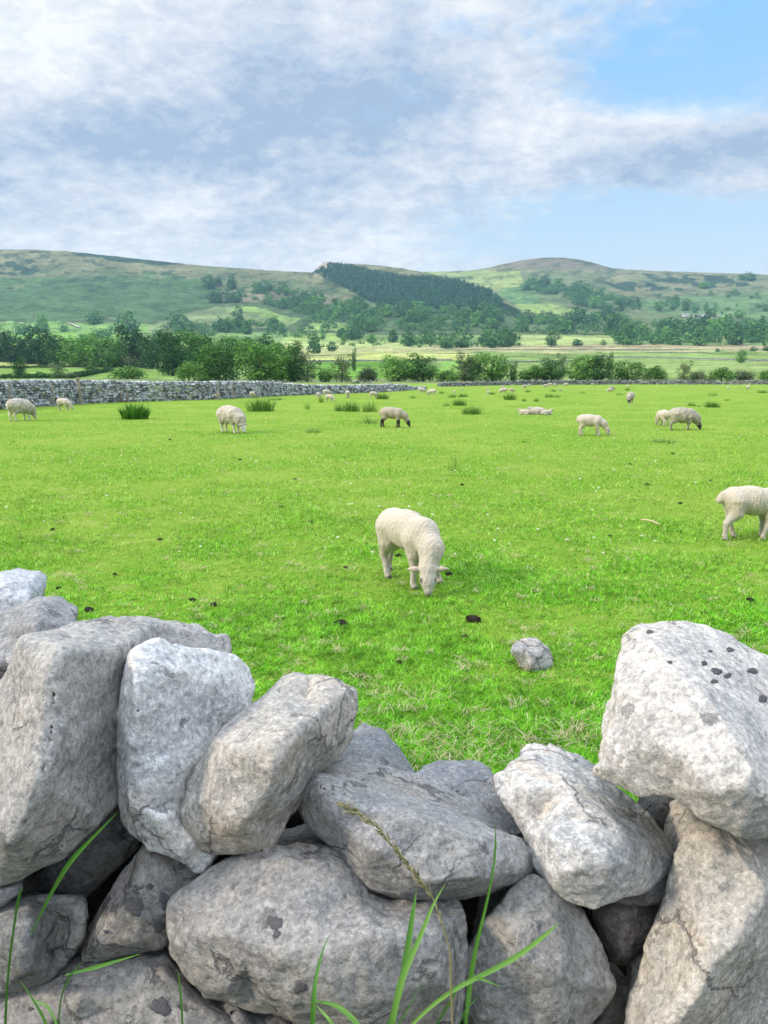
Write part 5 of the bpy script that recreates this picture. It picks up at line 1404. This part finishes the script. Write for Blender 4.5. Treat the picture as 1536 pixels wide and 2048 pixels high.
for j, (lo, mt) in enumerate([(rand_lobes(21, 7, .08), M_FOL[0]), (rand_lobes(22, 8, .06, .34), M_FOL[0]), (rand_lobes(23, 7, .08), M_FOL[1]), (rand_lobes(24, 6, .12, .22, (.14, .2), 1.3), M_FOL[0])]):
    c = crown_mesh(50 + j, lo, 520, .062); c.materials.append(mt); FARK[j] = c
_tb = bm_mesh('trunk', tube([(0, 0, -.05), (0, 0, .2), (.01, 0, .5)], .035, .02, 5)); _tb.materials.append(M_BARK)
NFAR = 0
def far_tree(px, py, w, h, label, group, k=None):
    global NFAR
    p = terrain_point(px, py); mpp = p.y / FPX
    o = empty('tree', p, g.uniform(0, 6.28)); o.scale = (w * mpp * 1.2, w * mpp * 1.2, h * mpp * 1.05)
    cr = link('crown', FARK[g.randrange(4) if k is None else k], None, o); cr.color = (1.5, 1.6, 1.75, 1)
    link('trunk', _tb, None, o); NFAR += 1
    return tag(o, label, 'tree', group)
def belt(poly, n, sz, label, group):
    """n trees inside a four-sided patch given by corners in order"""
    for i in range(n):
        a, b = g.random(), g.random()
        (x0, y0), (x1, y1), (x2, y2), (x3, y3) = poly
        px = (1 - b) * (x0 + (x1 - x0) * a) + b * (x3 + (x2 - x3) * a); py = (1 - b) * (y0 + (y1 - y0) * a) + b * (y3 + (y2 - y3) * a)
        s = sz * g.uniform(.7, 1.3)
        far_tree(px, py, s * g.uniform(.9, 1.25), s, label, group)
belt([(410, 562), (470, 566), (472, 580), (412, 578)], 11, 15, 'tree of the small dark clump high on the left moor', 'trees of the high clump on the left moor')
belt([(503, 573), (575, 583), (575, 596), (506, 587)], 13, 14, 'tree of the dark strip right of the high moor clump', 'trees of the dark strip on the left moor')
belt([(420, 600), (480, 598), (480, 612), (425, 613)], 7, 18, 'tree of the loose group below the high moor clump', 'trees of the loose group on the left moor')
belt([(520, 606), (640, 600), (720, 640), (640, 640)], 26, 20, 'tree on the slope left of the conifer ridge foot', 'trees left of the conifer ridge foot')
belt([(640, 618), (760, 622), (1000, 624), (1000, 664)], 26, 22, 'broadleaf tree below the dark conifer ridge', 'trees below the conifer ridge')
belt([(700, 628), (980, 640), (1000, 668), (690, 664)], 24, 22, 'broadleaf tree in the belt between ridge and valley fields', 'trees between ridge and valley fields')
belt([(1040, 575), (1140, 575), (1290, 618), (1230, 628)], 30, 19, 'tree of the slanting wood under the rounded summit', 'trees of the slanting wood under the summit')
belt([(1045, 640), (1230, 640), (1260, 672), (1020, 668)], 22, 26, 'tree of the valley belt under the slanting wood', 'trees of the valley belt under the slanting wood')
belt([(1220, 668), (1400, 660), (1650, 664), (1650, 690), (1240, 690)][:2] + [(1650, 690), (1240, 690)], 28, 30, 'tree of the deep green wood at right below the farm', 'trees of the wood below the farm')
belt([(1380, 670), (1700, 660), (1700, 694), (1390, 694)], 16, 34, 'tall dark tree of the wood at the right edge', 'tall trees of the wood at the right edge')
belt([(740, 684), (860, 682), (860, 694), (740, 692)], 8, 24, 'tree of the row on the tan strip, left of the round-headed trio', 'trees of the row left on the tan strip')
belt([(870, 688), (1040, 688), (1040, 698), (880, 698)], 10, 28, 'round-headed tree of the row on the tan strip in mid-valley', 'round-headed trees on the tan strip')
belt([(640, 670), (740, 672), (740, 684), (630, 682)], 9, 20, 'tree of the row beyond the straw fields, left of centre', 'trees of the row beyond the straw fields')
belt([(1300, 606), (1430, 612), (1430, 628), (1300, 624)], 9, 15, 'tree of the scattered group above the farm', 'trees scattered above the farm')
belt([(1440, 612), (1640, 620), (1640, 656), (1440, 648)], 14, 18, 'tree right of the farm buildings', 'trees right of the farm')
belt([(330, 655), (560, 650), (600, 668), (330, 672)], 16, 22, 'tree at the foot of the left moor behind the dark wood', 'trees at the foot of the left moor')
belt([(1270, 672), (1400, 678), (1400, 690), (1270, 690)], 8, 16, 'low shrubby tree in front of the wood below the farm', 'shrubby trees in front of the wood')
for (px, py, w, h, lab) in [(188, 648, 36, 26, 'lone dark round tree at the foot of the left moor'), (86, 660, 26, 30, 'tall hazy tree behind the left end of the dark wood'), (255, 668, 44, 46, 'hazy tall tree behind the middle of the dark wood'), (350, 655, 28, 26, 'hazy tree on the knoll left of the lower moor pasture'), (478, 650, 22, 38, 'slender hazy tree on the lower moor pasture'),
        (628, 707, 30, 44, 'large tree standing alone at the left end of the straw fields'), (663, 702, 24, 18, 'small round tree right of the large lone tree'), (1103, 692, 28, 30, 'single tree with visible trunk in the pale mid-valley field'), (1155, 692, 28, 13, 'low wide bush in the pale mid-valley field'), (1207, 692, 12, 12, 'little bush beside the mid-valley field edge'),
        (1232, 676, 26, 24, 'dark tree at the right end of the pale mid-valley field'), (1352, 616, 16, 16, 'dark round tree on the green slope at right'), (1500, 562, 30, 16, 'clump-like tree near the skyline at far right'), (1408, 577, 26, 12, 'dark tree on the heather slope at right'), (1485, 560, 20, 12, 'dark tree left of the skyline clump at far right'), (1435, 705, 12, 8, 'tiny bush by the utility pole'), (1506, 704, 14, 11, 'tiny tree right of the utility pole'), (1535, 703, 20, 13, 'tiny tree at the right edge below the wood')]:
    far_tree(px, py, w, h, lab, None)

# the smaller trees and scrub between them, too many to count
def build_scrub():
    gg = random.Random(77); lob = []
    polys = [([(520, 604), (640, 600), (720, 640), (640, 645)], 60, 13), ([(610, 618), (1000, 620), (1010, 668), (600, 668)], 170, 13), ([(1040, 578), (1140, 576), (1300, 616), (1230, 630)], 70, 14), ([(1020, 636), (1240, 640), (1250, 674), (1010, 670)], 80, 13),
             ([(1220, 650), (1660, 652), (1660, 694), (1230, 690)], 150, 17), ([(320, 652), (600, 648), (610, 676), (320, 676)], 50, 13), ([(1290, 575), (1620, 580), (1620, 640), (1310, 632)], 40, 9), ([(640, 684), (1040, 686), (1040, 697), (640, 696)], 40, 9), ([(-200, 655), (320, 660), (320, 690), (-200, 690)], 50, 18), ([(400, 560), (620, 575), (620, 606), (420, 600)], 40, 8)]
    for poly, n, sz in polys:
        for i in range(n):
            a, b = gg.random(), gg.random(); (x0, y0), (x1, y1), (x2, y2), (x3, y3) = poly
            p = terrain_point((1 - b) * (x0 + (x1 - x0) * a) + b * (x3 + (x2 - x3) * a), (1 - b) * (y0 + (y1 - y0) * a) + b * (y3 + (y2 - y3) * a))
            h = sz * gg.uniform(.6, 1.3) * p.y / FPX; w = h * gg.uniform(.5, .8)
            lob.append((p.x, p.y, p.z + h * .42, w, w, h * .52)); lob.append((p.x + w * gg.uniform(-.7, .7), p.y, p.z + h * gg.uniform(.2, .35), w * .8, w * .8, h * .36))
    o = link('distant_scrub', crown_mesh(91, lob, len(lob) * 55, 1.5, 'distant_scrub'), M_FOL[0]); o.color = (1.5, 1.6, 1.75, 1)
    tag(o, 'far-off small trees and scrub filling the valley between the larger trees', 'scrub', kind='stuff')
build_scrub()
# conifer plantation: one dense far-off wood on the ridge
def build_conifers():
    poly = [(628, 545), (640, 540), (660, 528), (700, 533), (740, 541), (797, 552), (856, 556), (920, 562), (985, 584), (1008, 608), (990, 622), (940, 622), (880, 620), (820, 616), (770, 610), (730, 596), (690, 575), (650, 560)]
    Vs = []; Fs = []; nv = 0; k = 0
    pts = []
    while len(pts) < 2400:
        px = g.uniform(620, 1010); py = g.uniform(522, 624)
        if in_poly(np.array([px]), np.array([py]), poly)[0]: pts.append((px, py))
    lob = []
    for (px, py) in pts:
        t, p = hill_at(px, py, 1)
        if not (0 <= t <= 1.02): continue
        h = 10 * g.uniform(.7, 1.15); r = h * .34
        if g.random() < .70:
            lob.append((p.x, p.y, p.z + h * .4, h * .42, h * .42, h * .5)); continue
        for s in range(4):
            z0 = h * (.08 + .22 * s); z1 = z0 + h * .42 if s < 3 else h; rr_ = r * (1 - .22 * s)
            n = 7; ring = [(p.x + math.cos(a) * rr_ * g.uniform(.7, 1.2), p.y + math.sin(a) * rr_ * g.uniform(.7, 1.2), p.z + z0 + g.uniform(-.5, .5)) for a in [2 * math.pi * q / n + s for q in range(n)]]
            Vs += ring + [(p.x, p.y, p.z + min(z1, h))]
            Fs += [(nv + q, nv + (q + 1) % n, nv + n) for q in range(n)]; nv += n + 1
    me = crown_mesh(93, lob, len(lob) * 45, 1.3, 'distant_scrub')
    bm = bmesh.new(); bm.from_mesh(me); cm = mesh_np('c', Vs, np.array(Fs), False); bm.from_mesh(cm); bm.to_mesh(me); bm.free(); bpy.data.meshes.remove(cm); me.name = 'conifer_plantation'
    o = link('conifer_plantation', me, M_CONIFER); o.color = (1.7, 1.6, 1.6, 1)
    tag(o, 'dark conifer plantation covering the ridge in the middle distance', 'conifer wood', kind='stuff')
build_conifers()
# hedges of the left fields
def hedge(line, h, label, seed):
    P = [at(px, py, valley_Y(py)) for px, py in line]; lob = []
    L = sum((b - a).length for a, b in zip(P, P[1:])); n = int(L / (h * .6)) + 2
    seg = [(b - a).length for a, b in zip(P, P[1:])]; cs = np.concatenate([[0], np.cumsum(seg)])
    rr = random.Random(seed)
    for s in np.linspace(0, L, n):
        q = [float(np.interp(s, cs, [getattr(p, ax) for p in P])) for ax in 'xyz']
        lob.append((q[0] - P[0].x, q[1] - P[0].y, q[2] - P[0].z + h * .45, h * .6, h * .5, h * rr.uniform(.45, .62)))
    me = crown_mesh(seed, lob, n * 90, h * .16, 'hedge'); me.materials.append(M_FOL[0])
    o = link('hedge', me, None, None, P[0]); tag(o, label, 'hedge')
hedge([(-200, 757.5), (0, 757.5), (145, 757)], 1.6, 'long dark hedge close behind the left wall', 61)
hedge([(150, 756), (185, 749), (225, 742)], 1.7, 'hedge running away towards the grey domed bush', 62)
hedge([(-200, 737), (0, 737), (110, 736), (210, 735)], 1.6, 'thin hedge at the foot of the dark wood', 63)

# ================================================================== far buildings and poles
def house(px, py, w, h, d, label, wall, name='barn', roofh=.5, yaw=0):
    p = terrain_point(px, py); m = p.y / FPX
    root = empty(name, p, R(yaw)); W, D, Hh = w * m, d * m, h * m
    bm = bmesh.new(); bmesh.ops.create_cube(bm, size=1, matrix=Matrix.Translation((0, 0, Hh * .5 - 1)) @ Matrix.Diagonal((W, D, Hh + 2, 1)))
    link('wall', bm_mesh('wall', bm, False), wall, root)
    bm = bmesh.new(); a = W / 2 + .4; b = D / 2 + .5; z = Hh + .01; t = Hh * (1 + roofh)
    v = [bm.verts.new(c) for c in [(-a, -b, z), (a, -b, z), (a, b, z), (-a, b, z), (-a, 0, t), (a, 0, t)]]
    for f in [(0, 1, 5, 4), (2, 3, 4, 5), (0, 4, 3), (1, 2, 5), (0, 3, 2, 1)]: bm.faces.new([v[i] for i in f])
    link('roof', bm_mesh('roof', bm, False), M_ROOF, root)
    bm = bmesh.new()
    for k in range(3):
        bmesh.ops.create_cube(bm, size=1, matrix=Matrix.Translation((W * (-.3 + .3 * k), -D / 2 - .02, Hh * .5)) @ Matrix.Diagonal((W * .1, .12, Hh * .3, 1)))
    link('window', bm_mesh('window', bm, False), M_DUNG, root)
    tag(root, label, 'building')
house(946, 625, 22, 7, 14, 'grey stone barn half hidden at the foot of the conifer ridge', M_HOUSEWALL)
house(1372, 633, 12, 4, 8, 'pale green-white shed at the left of the far farm', M_PALEWALL, 'shed')
house(1392, 636, 12, 5, 8, 'stone farmhouse second from the left of the far farm', M_HOUSEWALL, 'farmhouse')
house(1410, 635, 10, 5, 8, 'small white building in the middle of the far farm', M_PALEWALL, 'farmhouse')
house(1434, 637, 22, 4, 10, 'long low bluish shed at the right of the far farm', M_HOUSEWALL, 'shed')
def pole(px, pb, pt, label):
    p = terrain_point(px, pb); h = (pb - pt) * p.y / FPX
    root = empty('utility_pole', p)
    link('shaft', bm_mesh('shaft', tube([(0, 0, -.5), (0, 0, h)], .28, .2, 8)), M_STICK, root)
    bm = bmesh.new(); bmesh.ops.create_cube(bm, size=1, matrix=Matrix.Translation((0, -.3, h * .93)) @ Matrix.Diagonal((1.8, .2, .2, 1))); link('crossarm', bm_mesh('crossarm', bm, False), M_STICK, root)
    tag(root, label, 'pole')
pole(1445, 697, 673, 'pale utility pole in front of the wood at right')
pole(981, 692, 676, 'thin utility pole between the round-headed valley trees')

# ================================================================== tall grass in front of the wall
def ribbon_rows(pts, wid):
    """pts: (px, py, Y); widths in px along the length; slightly folded leaf"""
    n = 14; P = []
    ts = np.linspace(0, 1, len(pts)); tt = np.linspace(0, 1, n)
    a = np.array(pts, float)
    def sm(c):
        r = np.interp(tt, ts, a[:, c])
        for _ in range(2): r[1:-1] = (r[:-2] + 2 * r[1:-1] + r[2:]) / 4
        return r
    X, Y_, D = sm(0), sm(1), sm(2); w = np.interp(tt, np.linspace(0, 1, len(wid)), wid)
    V = []
    for i in range(n):
        p = at(X[i], Y_[i], D[i]); V.append(p)
    out = []
    for i in range(n):
        d = (V[min(i + 1, n - 1)] - V[max(i - 1, 0)]).normalized(); view = (V[i] - Vector((0, 0, CAM_H))).normalized()
        s = d.cross(view).normalized(); ww = w[i] * D[i] / FPX * .35
        out.append((V[i] - s * ww, V[i] + view * ww * .5, V[i] + s * ww))
    return out
def grass_plant(label, leaves, name='tall_grass', root_px=None):
    V = []; F = []
    for pts, wid in leaves:
        rows = ribbon_rows(pts, wid); b = len(V)
        # run the leaf base down to the verge at the foot of the wall
        if pts[0][1] > 2040:
            m = rows[0][1]; foot = [Vector((q.x, m.y - .02, 0.0)) for q in rows[0]]; rows = [foot] + rows
        for r_ in rows: V += [tuple(q) for q in r_]
        for i in range(len(rows) - 1):
            k = b + i * 3; F += [(k, k + 1, k + 4, k + 3), (k + 1, k + 2, k + 5, k + 4)]
    o = link(name, mesh_np(name, np.array(V), np.array(F)), M_TALL)
    return tag(o, label, 'grass', 'tall grass in front of the wall')
Yg = 0.92
grass_plant('tall green grass plant at bottom centre with two long crossing leaves', [
  ([(775, 2060, .86), (800, 1985, .88), (815, 1900, .91), (825, 1830, .93), (833, 1780, .95)], [14, 20, 20, 15, 1]),
  ([(782, 2060, .85), (800, 1960, .86), (838, 1880, .88), (865, 1810, .90), (890, 1768, .92)], [18, 22, 16, 9, 1]),
  ([(790, 2060, .87), (815, 2020, .88), (845, 1965, .90)], [6, 5, 1])])
grass_plant('upright light green blade at the bottom, left of the crossing leaves', [([(624, 2075, .84), (627, 2000, .85), (632, 1950, .87), (645, 1900, .90), (660, 1868, .92)], [16, 17, 11, 6, 1])])
grass_plant('arching bright green blade at the bottom edge, beside the upright light blade', [([(735, 2085, .80), (710, 2040, .82), (675, 2010, .84), (632, 2002, .86)], [16, 18, 14, 6]), ([(680, 2070, .82), (655, 2035, .83), (634, 2012, .85)], [12, 9, 2])])
grass_plant('branching grass plant right of centre with a tall thin upright leaf', [
  ([(930, 2060, .96), (938, 1985, .98), (945, 1920, .99), (965, 1840, 1.0), (985, 1760, 1.01), (993, 1690, 1.02), (990, 1650, 1.02)], [10, 16, 15, 9, 7, 7, 1]),
  ([(800, 2075, .94), (860, 2010, .95), (930, 1965, .96), (1020, 1925, .97), (1085, 1875, .98), (1118, 1846, .99)], [8, 12, 14, 16, 14, 1]),
  ([(860, 2070, .95), (900, 2005, .96), (925, 1960, .97)], [6, 9, 3]),
  ([(925, 1968, .97), (960, 1956, .96), (1002, 1974, .95)], [8, 9, 1]),
  ([(915, 2060, .95), (930, 2020, .95), (960, 1990, .96)], [4, 7, 1])])
grass_plant('dark leaning blade across the bottom left stones', [([(55, 2060, .98), (20, 2040, .98), (60, 1870, 1.0), (100, 1790, 1.01), (140, 1720, 1.01), (235, 1625, 1.02)][2:] , [3, 10, 16, 1]), ([(10, 2070, .96), (14, 1960, .97), (28, 1850, .98), (38, 1790, .99), (44, 1776, .99)], [8, 7, 7, 9, 3])])
grass_plant('thin arching blades at the bottom left corner', [([(100, 2070, .94), (85, 2030, .95), (60, 1990, .96), (40, 1960, .97)], [8, 9, 5, 1]), ([(118, 2070, .94), (110, 2040, .95), (95, 2010, .96), (62, 2000, .97)], [7, 7, 8, 3]), ([(114, 2070, .95), (122, 1990, .97), (140, 1950, .98), (168, 1920, .99)], [5, 5, 7, 1]), ([(130, 1950, .99), (190, 1935, 1.0), (280, 1908, 1.01)], [4, 14, 2])])
grass_plant('single short upright blade left of bottom centre', [([(366, 2070, .97), (362, 1995, .98), (357, 1945, .99)], [7, 7, 3])])
# flowering stem with its seed head lying across the long slab
stem_pts = [(885, 1850, .955), (868, 1800, .96), (838, 1755, .965), (800, 1712, .97), (760, 1660, .975), (720, 1628, .98), (688, 1612, .985)]
root_p = at(900, 1900, .95)
W3 = [Vector((root_p.x + .02, .93, 0)), Vector((root_p.x + .015, .94, .4)), root_p] + [at(*q) for q in stem_pts]
so = link('grass_stalk', bm_mesh('grass_stalk', tube(W3, .0016, .0008, 6)), M_SEED)
tag(so, 'dry flowering grass stalk lying across the long slab', 'grass stalk')
bm = bmesh.new(); rr = random.Random(3)
line = [at(*q) for q in stem_pts]
for i in range(120):
    t = i / 120 * (len(line) - 1); k = min(int(t), len(line) - 2); p = line[k].lerp(line[k + 1], t - k); d = (line[k + 1] - line[k]).normalized()
    dens = min(1, t / 1.8)
    if rr.random() > .35 + .65 * dens: continue
    ax = (d + Vector((rr.uniform(-.5, .5), rr.uniform(-.5, .5), rr.uniform(-.5, .5)))).normalized(); L = rr.uniform(.005, .010) * (.6 + .5 * dens)
    q = ax.to_track_quat('Z', 'Y').to_matrix().to_4x4()
    bmesh.ops.create_cone(bm, cap_ends=True, segments=5, radius1=.0013, radius2=.0003, depth=L * 1.6, matrix=Matrix.Translation(p + ax * L + Vector((rr.uniform(-1, 1), rr.uniform(-1, 1), rr.uniform(-1, 1))) * .0022) @ q)
hd = link('seed_head', bm_mesh('seed_head', bm), M_SEED, so)
print('far trees', NFAR, 'objects', len(bpy.data.objects))
